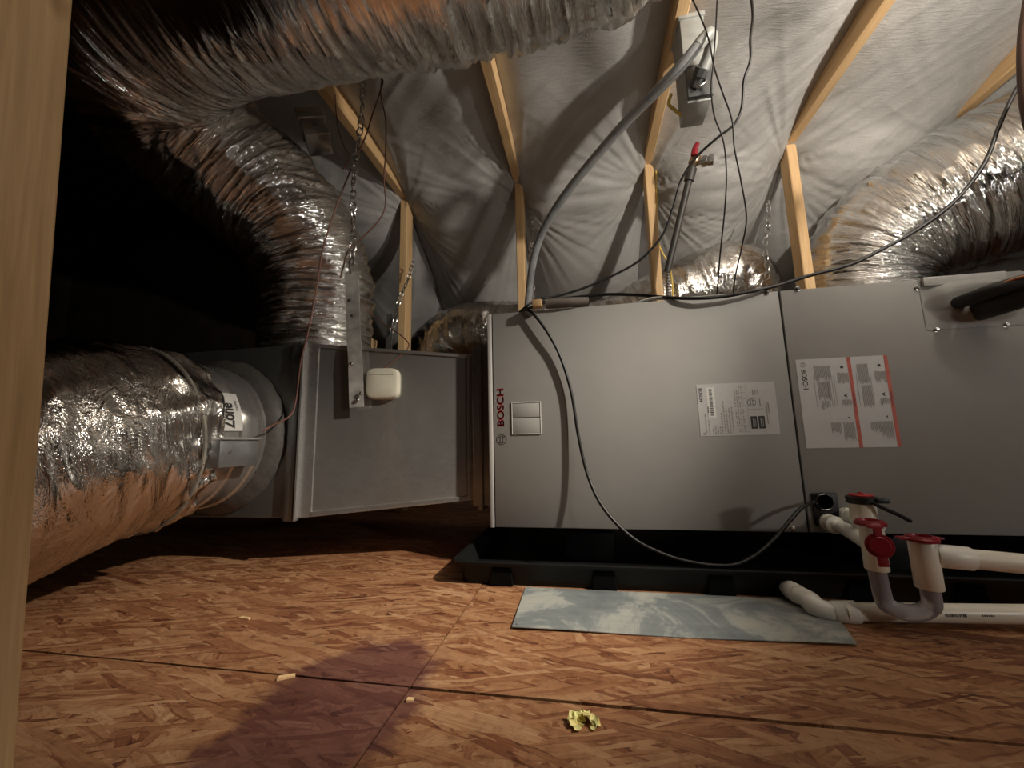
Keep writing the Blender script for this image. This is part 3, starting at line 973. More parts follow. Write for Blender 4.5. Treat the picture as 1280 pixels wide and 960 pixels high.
# printed labels
def quad_label(name, p_tl, p_br, mat, parent, y, th=0.0006):
    return box(name, (p_tl[0], y - th, p_br[1]), (p_br[0], y, p_tl[1]), mat, parent)
class Label:
    def __init__(s, name, x0, z1, x1, z0, mat, lab):
        s.x0, s.z1, s.x1, s.z0 = x0, z1, x1, z0
        s.o = quad_label(name, (x0, z1), (x1, z0), mat, ah, YC)
        tag(s.o, lab)
        s.y = YC - 0.0006
    def p(s, u, v, k=1):
        return Vector((s.x0 + (s.x1 - s.x0) * u, s.y - 0.0003 * k, s.z1 + (s.z0 - s.z1) * v))
    def rects(s, name, rs, mat, k=1):
        bm = bmesh.new()
        for u0, v0, u1, v1 in rs:
            a_, b_ = s.p(u0, v1, k), s.p(u1, v0, k)
            bm.faces.new([bm.verts.new(q) for q in ((a_.x, a_.y, a_.z), (b_.x, a_.y, a_.z), (b_.x, a_.y, b_.z), (a_.x, a_.y, b_.z))])
        me = bpy.data.meshes.new(name); bm.to_mesh(me); bm.free()
        return tag(link(name, me, mat, s.o), kind='stuff' if len(rs) > 1 else None)
    def words(s, name, body, u, v, size, mat, down=True, bold=0.0, k=1):
        d = -1 if down else 1
        return lettering(name, body, size, s.p(u, v, k), (0, 0, d), (-d, 0, 0), mat, s.o, bold=bold)
tl, br = face_pt(869.5, 481), face_pt(974, 543.5)
L1 = Label('rating_label', (tl.x + face_pt(876.4, 545).x) / 2, (tl.z + face_pt(969, 476.5).z) / 2, (br.x + face_pt(969, 476.5).x) / 2, (br.z + face_pt(876.4, 545.3).z) / 2, PAPER, 'rating label with barcode strip and two black logo boxes')
r1 = random.Random(3)
L1.rects('barcode_strip', [(0.125, 0.06, 0.225, 0.65)], PAPER_WHITE, 1)
L1.rects('barcode', [(0.155, v, 0.195, v + r1.uniform(.006, .018)) for v in np.arange(0.10, 0.62, 0.026)], INK, 2)
L1.words('label_brand', 'BOSCH', 0.045, 0.07, 0.010, INK, bold=0.0004)
rs = []
for u, v0, v1 in ((0.075, 0.58, 0.96), (0.12, 0.44, 0.56), (0.115, 0.70, 0.97), (0.165, 0.86, 0.97), (0.195, 0.80, 0.97), (0.225, 0.84, 0.97), (0.255, 0.82, 0.97), (0.285, 0.56, 0.97), (0.318, 0.34, 0.97), (0.35, 0.48, 0.97), (0.385, 0.48, 0.97), (0.42, 0.46, 0.97)):
    v = v0
    while v < v1:
        w_ = r1.uniform(.02, .06)
        rs.append((u, v, u + 0.014, min(v1, v + w_))); v += w_ + .014
for v in np.arange(0.07, 0.93, 0.062):
    for u in (0.475, 0.505, 0.535, 0.565):
        if r1.random() < .8: rs.append((u, v, u + 0.012, v + r1.uniform(.02, .05)))
for u, v0, v1 in ((0.86, 0.40, 0.80), (0.885, 0.38, 0.62), (0.71, 0.14, 0.25), (0.74, 0.15, 0.24), (0.77, 0.14, 0.25), (0.785, 0.32, 0.46)):
    rs.append((u, v0, u + 0.013, v1))
L1.rects('small_print', rs, INK_GREY, 1)
L1.rects('table_rules', [(0.47, v, 0.62, v + 0.005) for v in np.arange(0.06, 0.96, 0.124)] + [(0.63, 0.03, 0.633, 0.97), (0.63, 0.51, 0.83, 0.516)], INK_GREY, 1)
L1.rects('logo_box', [(0.655, 0.645, 0.735, 0.88), (0.75, 0.645, 0.83, 0.88)], INK, 1)
L1.rects('logo_print', [(0.68, 0.68, 0.70, 0.85), (0.708, 0.70, 0.716, 0.84), (0.775, 0.68, 0.795, 0.85), (0.803, 0.70, 0.811, 0.84)], INK_GREY, 2)
cc_ = L1.p(0.69, 0.385, 1)
emblem('certification_mark', cc_, 0.0095, INK, L1.o, cc_.y)
cc_ = L1.p(0.05, 0.955, 1)
emblem('label_emblem', cc_, 0.0032, INK, L1.o, cc_.y)

L2 = Label('warning_label', (face_pt(996, 450).x + face_pt(1005.8, 560).x) / 2, (face_pt(996, 450).z + face_pt(1111, 443.5).z) / 2, (face_pt(1111, 443.5).x + face_pt(1124, 559).x) / 2, (face_pt(1124, 559).z + face_pt(1005.8, 560).z) / 2, PAPER, 'warning label with two orange red stripes')
L2.rects('warning_stripe', [(0.565, 0.0, 0.605, 1.0), (0.96, 0.0, 1.0, 1.0)], LABELRED, 1)
L2.words('label_brand', 'BOSCH', 0.075, 0.115, 0.0145, INK, bold=0.0006)
cc_ = L2.p(0.075, 0.065, 1)
emblem('label_emblem', cc_, 0.0055, INK, L2.o, cc_.y)
rs = []
for u0, u1, v0, v1 in ((0.19, 0.37, 0.08, 0.26), (0.21, 0.34, 0.26, 0.48), (0.23, 0.30, 0.48, 0.58), (0.44, 0.55, 0.17, 0.31), (0.45, 0.55, 0.47, 0.57), (0.30, 0.40, 0.72, 0.86), (0.43, 0.55, 0.72, 0.93),
                       (0.66, 0.78, 0.08, 0.32), (0.68, 0.78, 0.32, 0.58), (0.84, 0.95, 0.17, 0.31), (0.86, 0.95, 0.47, 0.57), (0.72, 0.82, 0.72, 0.85), (0.83, 0.95, 0.72, 0.92)):
    u = u0
    while u < u1:
        rs.append((u, v0 + r1.uniform(0, .01), u + 0.008, v1 - r1.uniform(0, .05))); u += 0.0135
for u in (0.175, 0.32, 0.345, 0.37, 0.395, 0.64, 0.79):
    rs.append((u, 0.2, u + 0.005, 0.55))
L2.rects('small_print', rs, INK_GREY, 1)
bm = bmesh.new()
for u, v in ((0.50, 0.11), (0.90, 0.11)):
    c_ = L2.p(u, v, 1)
    bm.faces.new([bm.verts.new((c_.x + 0.0035 * math.cos(k * PI / 4), c_.y, c_.z + 0.0035 * math.sin(k * PI / 4))) for k in range(8)])
for u, v in ((0.50, 0.43), (0.90, 0.43), (0.50, 0.675), (0.90, 0.675)):
    c_ = L2.p(u, v, 1)
    s_ = 0.0055 if v < .6 else 0.0035
    bm.faces.new([bm.verts.new((c_.x + a_ * s_, c_.y, c_.z + b_ * s_)) for a_, b_ in ((-0.8, 0), (0.7, 0.9), (0.3, 0), (0.7, -0.9))])
me = bpy.data.meshes.new('warning_symbols'); bm.to_mesh(me); bm.free(); tag(link('warning_symbols', me, INK, L2.o), kind='stuff')
L2.rects('stripe_lettering', [(0.578, 0.40, 0.592, 0.56), (0.973, 0.40, 0.987, 0.56)], simple('dark_red_print', (0.2, 0.03, 0.02), 0.5, bump=0), 2)

# panel screws
for px, py in ((959.5, 365), (997, 361), (1146, 360), (1170, 412), (1257, 406), (991, 661)):
    p = face_pt(px, py)
    lathe('panel_screw', (p.x, YC + 0.001, p.z), (0, -1, 0), [(0, 0.0062), (0.0015, 0.0062), (0.0018, 0.0045), (0.0055, 0.0043), (0.0066, 0.003)], STEEL, ah, 12)

# line-set plate with a pressed dish
px0, px1 = face_pt(1152, 380).x, face_pt(1285, 380).x
pz1, pz0 = face_pt(1170, 347).z, face_pt(1190, 411).z
nx, nz = 60, 44
UU, VV = np.meshgrid(np.linspace(0, 1, nx), np.linspace(0, 1, nz))
rr = np.sqrt(((UU - 0.5) / 0.46) ** 2 + ((VV - 0.47) / 0.46) ** 2)
e4 = (np.abs((UU - 0.5) / 0.47) ** 3 + np.abs((VV - 0.48) / 0.47) ** 3) ** (1 / 3)
dish = 0.016 * (1 - smoothstep(0.55, 1.0, e4))
V = np.stack([px0 + (px1 - px0) * UU, YC - 0.001 - dish, pz1 + (pz0 - pz1) * VV], -1)
grid_mesh('line_set_plate', V, nx, nz, PAINT, ah)
fl0, fl1 = face_pt(1150, 349), face_pt(1253, 340)
box('top_lip', (fl0.x, YC - 0.008, Z1 - 0.020), (fl1.x, YC + 0.004, Z1 + 0.001), PAINT_LIGHT, ah, 0.002)

# refrigerant lines: they leave the dish and turn to the right, out of view
hp = Vector((face_pt(1189, 382).x, YC - 0.016, face_pt(1189, 382).z))
lin = thing('refrigerant_lines', 'black insulated refrigerant pipes leaving the pressed plate of the cabinet', 'pipe', hp)
lp = [(0, 0.012, 0), (0.001, -0.03, 0.001), (0.018, -0.062, 0.006), (0.06, -0.085, 0.014), (0.13, -0.10, 0.026), (0.4, -0.13, 0.075)]
tube('thin_line_insulation', [hp + Vector(p) for p in lp], 0.0135, RUBBER, lin, 16, 60)
hs = hp + Vector((0.046, 0, -0.012))
lp = [(0, 0.012, 0), (0.0, -0.025, 0.0), (0.010, -0.055, 0.003), (0.045, -0.075, 0.010), (0.12, -0.09, 0.022), (0.4, -0.115, 0.065)]
tube('suction_insulation', [hs + Vector(p) for p in lp], 0.027, RUBBER, lin, 20, 60)
tube('copper_line', [hp + Vector((0.012, -0.066, 0.012)), hp + Vector((0.05, -0.098, 0.020)), hp + Vector((0.13, -0.115, 0.031)), hp + Vector((0.4, -0.145, 0.080))], 0.003, COPPER, lin, 10, 30)

# ------------------------------------------------------------------ drain pan
pan = thing('drain_pan', 'black plastic drain pan under the air handler', 'pan', (0.75, 1.27, 0.0))
PX0, PX1, PY0, PY1, PH = -0.300, 1.95, 0.878, 1.66, 0.050
def rrect(x0, x1, y0, y1, r, n=8):
    pts = []
    for cx, cy, a0 in ((x1 - r, y1 - r, 0), (x0 + r, y1 - r, PI / 2), (x0 + r, y0 + r, PI), (x1 - r, y0 + r, 1.5 * PI)):
        for k in range(n + 1):
            a_ = a0 + PI / 2 * k / n
            pts.append((cx + r * math.cos(a_), cy + r * math.sin(a_)))
    return pts
bm = bmesh.new()
rings = []
for inset, z in ((0.010, 0.0005), (0.002, PH - 0.007), (-0.006, PH - 0.006), (-0.007, PH - 0.001), (-0.003, PH), (0.005, PH - 0.001), (0.014, 0.006)):
    rings.append([bm.verts.new((x, y, z)) for x, y in rrect(PX0 + inset, PX1 - inset, PY0 + inset, PY1 - inset, 0.035)])
for a_, b_ in zip(rings, rings[1:]):
    m_ = len(a_)
    for k in range(m_):
        bm.faces.new((a_[k], a_[(k + 1) % m_], b_[(k + 1) % m_], b_[k]))
bm.faces.new(rings[0][::-1]); bm.faces.new(rings[-1])
build('tray', bm, PANMAT, pan, smooth=40)
for px in (627, 755, 901, 1075, 1210):  # darker blocks on the front wall paint in the shade of its recesses
    c_ = at(px, 724, PY0 + 0.004)
    bm = bmesh.new()
    add_hexa(bm, [(c_.x - 0.026, PY0 - 0.0002, 0.0005), (c_.x + 0.026, PY0 - 0.0002, 0.0005), (c_.x + 0.026, PY0 + 0.01, 0.0005), (c_.x - 0.026, PY0 + 0.01, 0.0005),
                  (c_.x - 0.022, PY0 - 0.0002, PH - 0.013), (c_.x + 0.022, PY0 - 0.0002, PH - 0.013), (c_.x + 0.022, PY0 + 0.008, PH - 0.013), (c_.x - 0.022, PY0 + 0.008, PH - 0.013)], 0.002)
    build('notch_shade_patch', bm, NOTCH_SHADE, pan)
for x in (0.0, 0.7, 1.4):
    for y in (1.10, 1.48):
        box('support_block', (x - 0.06, y - 0.04, 0.006), (x + 0.06, y + 0.04, Z0), BLACK, pan, 0.002)

# ------------------------------------------------------------------ sheet metal on the floor
mp_ = thing('sheet_metal_strip', 'stained grey sheet metal strip on the floor before the pan', 'sheet metal', (0.13, 0.78, 0.0))
c4 = [atz(640, 787), atz(1072, 809), atz(1032, 752), atz(657, 735)]
bm = bmesh.new()
n = 24; rows = []
for j in range(7):
    row = []
    for i in range(n + 1):
        u, v = i / n, j / 6
        p = c4[0].lerp(c4[1], u).lerp(c4[3].lerp(c4[2], u), v)
        z = 0.0022 + 0.0016 * math.sin(u * 7 + 1) * (1 - v) + 0.001 * (1 - v)
        row.append((Vector((p.x, p.y, z)), Vector((p.x, p.y, z - 0.0012))))
    rows.append(row)
vt = [[bm.verts.new(p[0]) for p in r_] for r_ in rows]; vb = [[bm.verts.new(p[1]) for p in r_] for r_ in rows]
for j in range(6):
    for i in range(n):
        bm.faces.new((vt[j][i], vt[j][i + 1], vt[j + 1][i + 1], vt[j + 1][i]))
        bm.faces.new((vb[j][i], vb[j + 1][i], vb[j + 1][i + 1], vb[j][i + 1]))
for j in range(6):
    bm.faces.new((vt[j][0], vt[j + 1][0], vb[j + 1][0], vb[j][0])); bm.faces.new((vt[j][n], vb[j][n], vb[j + 1][n], vt[j + 1][n]))
for i in range(n):
    bm.faces.new((vt[0][i], vb[0][i], vb[0][i + 1], vt[0][i + 1])); bm.faces.new((vt[6][i], vt[6][i + 1], vb[6][i + 1], vb[6][i]))
build('sheet', bm, PLATE, mp_, smooth=30)
p = atz(645, 785)
lathe('nail_head', (p.x, p.y + 0.004, 0.003), (0, 0, 1), [(0, 0.003), (0.001, 0.003), (0.0015, 0.002)], IRON, mp_, 10)

# ------------------------------------------------------------------ condensate drain with clear trap
def fit(name, p0, p1, r, mat, parent, hub=0.0, n=24):
    p0 = Vector(p0); p1 = Vector(p1); L = (p1 - p0).length
    if hub:
        prof = [(0, r * .9), (0.001, r + hub), (min(0.014, L * .4), r + hub), (min(0.015, L * .42), r), (L - min(0.015, L * .42), r), (L - min(0.014, L * .4), r + hub), (L - 0.001, r + hub), (L, r * .9)]
    else:
        prof = [(0, r * .96), (0.001, r), (L - 0.001, r), (L, r * .96)]
    return lathe(name, p0, p1 - p0, prof, mat, parent, n)
drain = thing('condensate_trap', 'white pipe condensate trap with clear U bend and red caps', 'drain trap', at(1125, 770, 0.86))
YT = 0.765
T0 = at(1088, 655, YT); T1 = at(1091, 712, YT)
T1 = Vector((T0.x, YT, T1.z))
port = face_pt(1026, 650)
pp = box('port_plate', (face_pt(1016, 640).x, YC - 0.006, face_pt(1030, 657).z), (face_pt(1048, 640).x, YC + 0.001, face_pt(1030, 616).z), BLACK, ah, 0.003)
pc = face_pt(1030, 627, YC - 0.008)
lathe('port_ring', (pc.x, YC - 0.006, pc.z), (0, -1, 0), [(0, 0.0195), (0.004, 0.0195), (0.006, 0.018), (0.004, 0.0155), (0.0045, 0.0)], BLACK, pp, 32)
lathe('port_seal', (pc.x, YC - 0.0065, pc.z), (0, -1, 0), [(0.004, 0.0172), (0.0062, 0.0172), (0.0068, 0.0165), (0.0062, 0.0158), (0.004, 0.0158)], STEEL, pp, 32)
e0 = Vector((face_pt(1033, 652).x, YC + 0.002, face_pt(1033, 652).z))
e1 = e0 + Vector((0.0, -0.035, -0.001))
tm = Vector((T0.x, YT, (T0.z * 0.52 + T1.z * 0.48)))
fit('adapter', e0, e1, 0.0165, PVC_WHITE, drain, 0.0015)
tube('inlet_elbow', [e1 + Vector((0, 0.01, 0)), e1 + Vector((0.006, -0.012, -0.003)), e1.lerp(tm, 0.5) + Vector((0, -0.006, 0.002)), tm], 0.0135, PVC_WHITE, drain, 20, 30)
R_T = 0.0160
fit('tee_body', T0, T1, R_T, PVC, drain, 0.0)
# trap
B0 = Vector((T1.x, YT, T1.z)); R0t = at(1152, 675, YT - 0.02); R1t = at(1150, 735, YT - 0.02)
R1 = Vector((R0t.x + 0.0, YT - 0.02, R1t.z)); R0 = Vector((R0t.x, YT - 0.02, R0t.z))
bot = at(1124, 766, YT - 0.012)
um = (B0.x + R1.x) / 2
bm = bmesh.new()
hw = (R1.x - B0.x) / 2
zc_ = bot.z + hw * 0.72
pts = [B0 + Vector((0, 0, 0.012)), Vector((B0.x, YT, max(B0.z - 0.01, zc_)))]
for k in range(1, 8):
    a_ = PI + PI * k / 8
    pts.append(Vector((um + hw * math.cos(a_), YT - 0.02 * k / 8, zc_ + (zc_ - bot.z) * math.sin(a_))))
pts += [Vector((R1.x, YT - 0.02, zc_)), R1 + Vector((0, 0, 0.012))]
add_tube(bm, pts, 0.0122, 24, 60)
build('clear_u_bend', bm, CLEAR, drain, smooth=60)
fit('outlet_tee', R0, R1, 0.0170, PVC, drain, 0.0)
# red caps: collar ring, strap and flipped lid
def red_cap(top, flip, parent):
    bm = bmesh.new()
    add_lathe(bm, top + Vector((0, 0, -0.002)), (0, 0, 1), [(0, 0.0175), (0.001, 0.0208), (0.005, 0.0208), (0.006, 0.0195), (0.0085, 0.018), (0.009, 0.0135), (0.005, 0.0122), (0.001, 0.012)], 36)
    if not flip:
        add_box(bm, top + Vector((-0.033, -0.006, 0.001)), top + Vector((-0.018, 0.006, 0.005)), 0.0015)
        add_box(bm, top + Vector((0.018, -0.006, 0.002)), top + Vector((0.027, 0.005, 0.005)), 0.001)
    o = build('red_cap', bm, RED, parent, smooth=35)
    if flip:
        h = top + Vector((-0.012, -0.0225, 0.001))
        ax_ = Vector((-0.25, -0.95, 0.1)).normalized()
        bm = bmesh.new()
        add_box(bm, h + Vector((-0.007, -0.009, -0.002)), h + Vector((0.011, 0.004, 0.002)), 0.001)
        add_box(bm, h + Vector((-0.003, -0.009, -0.014)), h + Vector((0.008, -0.005, 0.0)), 0.001)
        build('strap', bm, RED, o)
        lc = h + Vector((0.003, -0.005, -0.028))
        bm = bmesh.new()
        add_lathe(bm, lc, ax_, [(0, 0.0160), (0.001, 0.0182), (0.004, 0.0182), (0.005, 0.0172), (0.0051, 0.014), (0.007, 0.0132), (0.008, 0.012)], 36)
        add_box(bm, lc + Vector((-0.006, -0.005, -0.031)), lc + Vector((0.008, 0.0, -0.013)), 0.0015)
        build('lid', bm, RED, o, smooth=35)
    return o
red_cap(T0, True, drain)
red_cap(R0, False, drain)
# outlet pipe to the right
op = at(1168, 694, YT - 0.02); oq = at(1292, 706, YT - 0.03)
op.x = R0.x + 0.012
fit('outlet_hub', op, op + (oq - op).normalized() * 0.045, 0.0170, PVC_WHITE, drain)
tube('outlet_pipe', [op + (oq - op).normalized() * 0.02, op + (oq - op).normalized() * 0.9], 0.0142, PVC, drain, 24)

# float switch standing on the second port
sw = thing('float_switch', 'black and red float switch on a white stub behind the trap', 'switch', at(1078, 650, 0.84))
YW = 0.84
s1 = at(1077, 627, YW); s0 = at(1078, 656, YW); s0.x = s1.x
fit('stub', s0, s1, 0.0195, PVC, sw)
lathe('cap', s1 + Vector((0, 0, -0.003)), (0, 0, 1), [(0, 0.0205), (0.001, 0.0225), (0.012, 0.023), (0.013, 0.020)], BLACK, sw, 32)
lathe('switch_top', s1 + Vector((0, 0, 0.0105)), (0, 0, 1), [(0, 0.0185), (0.002, 0.0185), (0.003, 0.016), (0.0035, 0.004), (0.006, 0.0035), (0.007, 0.0025)], REDPRINT, sw, 28)
e_ = face_pt(1056, 640, YC)
fit('side_adapter', Vector((e_.x, YC + 0.001, e_.z - 0.006)), Vector((e_.x + 0.004, 0.955, e_.z - 0.006)), 0.0145, PVC_WHITE, sw, 0.0015)
tube('side_elbow', [Vector((e_.x + 0.003, 0.962, e_.z - 0.006)), Vector((e_.x + 0.003, 0.91, e_.z - 0.010)), Vector((s0.x - 0.004, YW + 0.004, s0.z - 0.002)), Vector((s0.x, YW, s0.z - 0.012))], 0.013, PVC_WHITE, sw, 18, 20)
box('cable_clip', s1 + Vector((0.010, -0.024, 0.000)), s1 + Vector((0.030, -0.008, 0.008)), BLACK, sw, 0.0015)
tube('cable_stub', [at(1093, 630, 0.815), at(1108, 637, 0.81), at(1124, 644, 0.805), at(1139, 652, 0.80)], 0.0035, CABLE, sw, 10, 20)

# pan drain line
pd = thing('pan_drain_pipe', 'white plastic pipe from the pan running low along the floor', 'pipe', at(1045, 768, 0.80))
q0 = at(984, 735, PY0 + 0.006); q1 = at(996, 742, 0.845); q2 = at(1040, 765, 0.795); q3 = at(1072, 765, 0.788)
RP = 0.0142
q4 = at(1300, 768, 0.795)
tube('threaded_adapter', [q0, q1], 0.0138, PVC_WHITE, pd, 20)
fit('adapter_hub', q0.lerp(q1, 0.35), q0.lerp(q1, 1.2), 0.0165, PVC_WHITE, pd)
tube('elbow', [q1, q1.lerp(q2, 0.45), q2 + Vector((-0.022, 0.012, 0.004)), q2 + Vector((0.0, 0.0, 0.0)), q3], 0.0155, PVC_WHITE, pd, 24, 40)
fit('elbow_hub', q2 + Vector((0.002, 0, 0)), q3, 0.0172, PVC_WHITE, pd)
tube('long_pipe', [q3 + (q3 - q4).normalized() * 0.02, q3 + (q4 - q3).normalized() * 1.15], RP, PVC, pd, 28)
dr = (q4 - q3).normalized()
bm = bmesh.new()
def pipe_ink(t0, t1, a0, a1):
    x_, y_ = Vector((0, -1, 0)), Vector((0, 0, 1))
    vs = []
    for t, a_ in ((t0, a0), (t1, a0), (t1, a1), (t0, a1)):
        vs.append(bm.verts.new(q3 + dr * t + (x_ * math.cos(a_) + y_ * math.sin(a_)) * (RP + 0.0003)))
    bm.faces.new(vs)
tb0 = (at(1173, 761, q3.y) - q3).dot(dr)
for k in range(14):
    pipe_ink(tb0 + k * 0.0022, tb0 + k * 0.0022 + r1.uniform(.0008, .0018), 0.0, 0.32)
for k in range(6):
    pipe_ink(tb0 + 0.05 + k * 0.003, tb0 + 0.052 + k * 0.003, 0.08, 0.25)
me = bpy.data.meshes.new('pipe_print'); bm.to_mesh(me); bm.free(); tag(link('pipe_print', me, INK, pd), kind='stuff')

# ------------------------------------------------------------------ cables
def wire(name, pts, r, mat, label, cat='cable', n=10, steps=None, group=None):
    o = tube(name, pts, r, mat, None, n, steps or len(pts) * 10)
    return tag(o, label, cat, group)
wire('float_switch_cable', [at(653, 389, 1.04), at(659, 387.5, 0.99), at(668, 394, 0.985), at(684, 415, 0.984), at(700, 445, 0.987), at(714, 490, 0.988), at(723, 545, 0.983), at(735, 595, 0.97), at(755, 636, 0.94),
                            at(790, 672, 0.92), at(830, 693, 0.905), at(870, 704, 0.895), at(912, 707, 0.89), at(940, 697, 0.90), at(966, 676, 0.92), at(988, 650, 0.945), at(1002, 635, 0.965), at(1018, 627.5, 0.985)],
     0.0040, CABLE, 'black cable looping down the cabinet front to the drain port', steps=160)
wire('low_voltage_cable', [at(1277, 100, 1.0), at(1262, 128, 1.0), at(1248, 160, 1.0), at(1230, 205, 1.0), at(1195, 250, 1.0), at(1150, 285, 1.0), at(1100, 313, 1.0), at(1062, 331, 1.0), at(1010, 345, 1.0), at(975, 356, 0.998), at(940, 364, 0.99), at(905, 370.5, 0.988), at(870, 373, 0.988), at(835, 372, 1.0), at(800, 369, 1.04), at(760, 368, 1.06), at(725, 371, 1.06), at(700, 374, 1.05), at(680, 378, 1.03), at(660, 386, 1.02), at(650, 390, 1.06)],
     0.0042, CABLE, 'black cable swooping from right edge along the cabinet top', steps=180)
wire('control_cable', [at(938, -12, 0.95), at(941, 20, 0.96), at(938, 48, 0.97), at(938, 75, 0.985), at(930, 100, 1.0), at(927, 135, 1.02), at(917, 156, 1.03), at(897, 172, 1.04), at(872, 195, 1.06), at(852, 224, 1.08), at(842, 258, 1.09), at(828, 294, 1.10), at(800, 325, 1.11), at(765, 345, 1.11), at(730, 360, 1.10), at(697, 370, 1.085), at(672, 374, 1.06), at(657, 384, 1.04), at(648, 391, 1.08)],
     0.0034, CABLE, 'black cable dropping from ceiling, crossing before the red handled valve', steps=180)
wire('hanging_wire', [at(897, -12, 0.95), at(895, 30, 0.95), at(892, 75, 0.96), at(889, 110, 0.97), at(893, 145, 0.98), at(904, 175, 1.0), at(908, 215, 1.03), at(906, 262, 1.07), at(900, 320, 1.13), at(896, 372, 1.20), at(895, 400, 1.24)],
     0.0020, CABLE, 'thin dark wire hanging straight, left one of the pair', 'wire', steps=90)
wire('hanging_wire', [at(862, -8, 0.97), at(876, 22, 0.97), at(886, 50, 0.965), at(893, 85, 0.975), at(904, 118, 0.99), at(915, 150, 1.0), at(918, 185, 1.02), at(926, 225, 1.06), at(933, 272, 1.11), at(927, 310, 1.16), at(918, 352, 1.22), at(914, 395, 1.28)],
     0.0020, CABLE, 'thin dark wire hanging kinked, right one of the pair', 'wire', steps=90)
wire('yellow_cable', [at(821, 175, 1.73), at(820, 215, 1.73), at(821, 260, 1.73), at(823, 300, 1.725), at(828, 316, 1.73), at(836, 330, 1.74), at(840, 350, 1.74), at(841, 372, 1.74), at(841, 420, 1.74)],
     0.0036, YELLOW, 'yellow electrical cable running down beside a truss post', steps=70)
wire('thermostat_wire', [at(460, 97, 1.0), at(478, 99, 1.0), at(474, 118, 1.0), at(465, 145, 1.0), at(458, 168, 0.995), at(446, 195, 0.985), at(432, 228, 0.975), at(418, 265, 0.965), at(404, 310, 0.955), at(396, 360, 0.945), at(390, 392, 0.94), at(384, 420, 0.935), at(376, 452, 0.93), at(370, 500, 0.93), at(362, 520, 0.90), at(340, 532, 0.87), at(328, 539, 0.85)],
     0.0024, REDWIRE, 'thin red brown wire draped over foil duct to the round collar', 'wire', steps=150)
wire('thermostat_wire', [at(477, 99, 1.0), at(476, 120, 1.0), at(482, 150, 1.0), at(482, 190, 1.0), at(480, 225, 1.0), at(482, 255, 1.0), at(474, 275, 1.0), at(452, 298, 0.99), at(436, 312, 0.975), at(430, 330, 0.965), at(425, 348, 0.965)],
     0.0021, REDWIRE, 'thin red brown wire hanging before the leftmost joist', 'wire', steps=110)
wire('thermostat_wire', [at(419, 118, 1.06), at(420, 140, 1.06), at(424, 165, 1.06), at(431, 185, 1.05), at(436, 193, 1.04), at(434, 205, 1.03), at(428, 212, 1.02)],
     0.0018, REDWIRE, 'short red brown wire beside the zone damper box', 'wire', steps=50)

# chains
def chain(p0, p1, link_len, r, label, sag=0.0, group='hanging chains'):
    p0 = Vector(p0); p1 = Vector(p1)
    L = (p1 - p0).length
    n = int(L / (link_len * 0.72))
    bm = bmesh.new()
    d = (p1 - p0).normalized(); x, y = frame_of(d)
    for k in range(n):
        t = k / n
        c = p0.lerp(p1, t) + Vector((0.006 * math.sin(t * 9), 0, -sag * math.sin(PI * t)))
        sd = x if k % 2 == 0 else y
        sd = (sd + 0.4 * (y if k % 2 == 0 else x) * math.sin(k)).normalized()
        pts = []
        for i in range(10):
            a_ = 2 * PI * i / 10
            pts.append(c + d * math.cos(a_) * link_len / 2 + sd * math.sin(a_) * link_len * 0.3)
        rings = []
        for i in range(10):
            tt = (pts[(i + 1) % 10] - pts[i - 1]).normalized()
            u_ = d.cross(sd).normalized(); v_ = tt.cross(u_).normalized()
            rings.append([bm.verts.new(pts[i] + (u_ * math.cos(2 * PI * j / 5) + v_ * math.sin(2 * PI * j / 5)) * r) for j in range(5)])
        for i in range(10):
            a_, b_ = rings[i], rings[(i + 1) % 10]
            for j in range(5):
                bm.faces.new((a_[j], a_[(j + 1) % 5], b_[(j + 1) % 5], b_[j]))
    o = build('hanging_chain', bm, CHAIN, smooth=60)
    return tag(o, label, 'chain', group)
chain(at(453, 100, 1.0), at(436, 345, 0.95), 0.030, 0.0022, 'silver link chain hanging in front of the vertical foil duct')
chain(at(515, 330, 1.66), at(487, 418, 1.62), 0.030, 0.0022, 'silver link chain slanting across the post behind the plenum')
chain(at(960, 255, 1.70), at(957, 352, 1.70), 0.032, 0.0022, 'silver link chain by the post left of the big foil duct')
chain(at(664, 270, 1.80), at(665, 385, 1.70), 0.030, 0.0018, 'silver link chain hidden partly behind the end of grey conduit')

# ------------------------------------------------------------------ conduit and disconnect box
box_t = thing('disconnect_box', 'grey electrical disconnect box hung beside a ceiling joist', 'electrical box', at(862, 90, 1.20))
YB = 1.10
c0 = at(868, 85, YB)
def ob(lo, hi, name, mat, parent, bevel=0.002):
    return box(name, c0 + Vector(lo), c0 + Vector(hi), mat, parent, bevel)
bt, bb = at(866, 26, YB).z - c0.z, at(858, 136, YB).z - c0.z
encl = ob((-0.034, -0.02, bb), (0.032, 0.075, bt), 'enclosure', BOXGREY, box_t)
ob((-0.038, -0.025, bt - 0.012), (0.036, 0.08, bt + 0.002), 'top_hood', BOXGREY, box_t)
ob((-0.035, -0.034, bb + 0.006), (0.033, -0.021, bb + 0.105), 'lower_cover', BOXDARK, box_t)
ob((-0.037, -0.038, bb + 0.103), (0.036, 0.0, bb + 0.116), 'cover_lip', BOXGREY, box_t)
bm = bmesh.new()
add_tube(bm, [c0 + Vector((-0.014, -0.036, bb + 0.03)), c0 + Vector((-0.010, -0.046, bb + 0.022)), c0 + Vector((0.010, -0.046, bb + 0.035)), c0 + Vector((0.016, -0.036, bb + 0.055))], 0.004, 8, 20)
build('pull_handle', bm, STEEL, box_t, smooth=60)
for dx in (0.022, 0.031):
    lathe('screw', c0 + Vector((dx, -0.039, bb + 0.110)), (0, -1, 0), [(0, 0.004), (0.002, 0.004), (0.003, 0.002)], STEEL, box_t, 10)
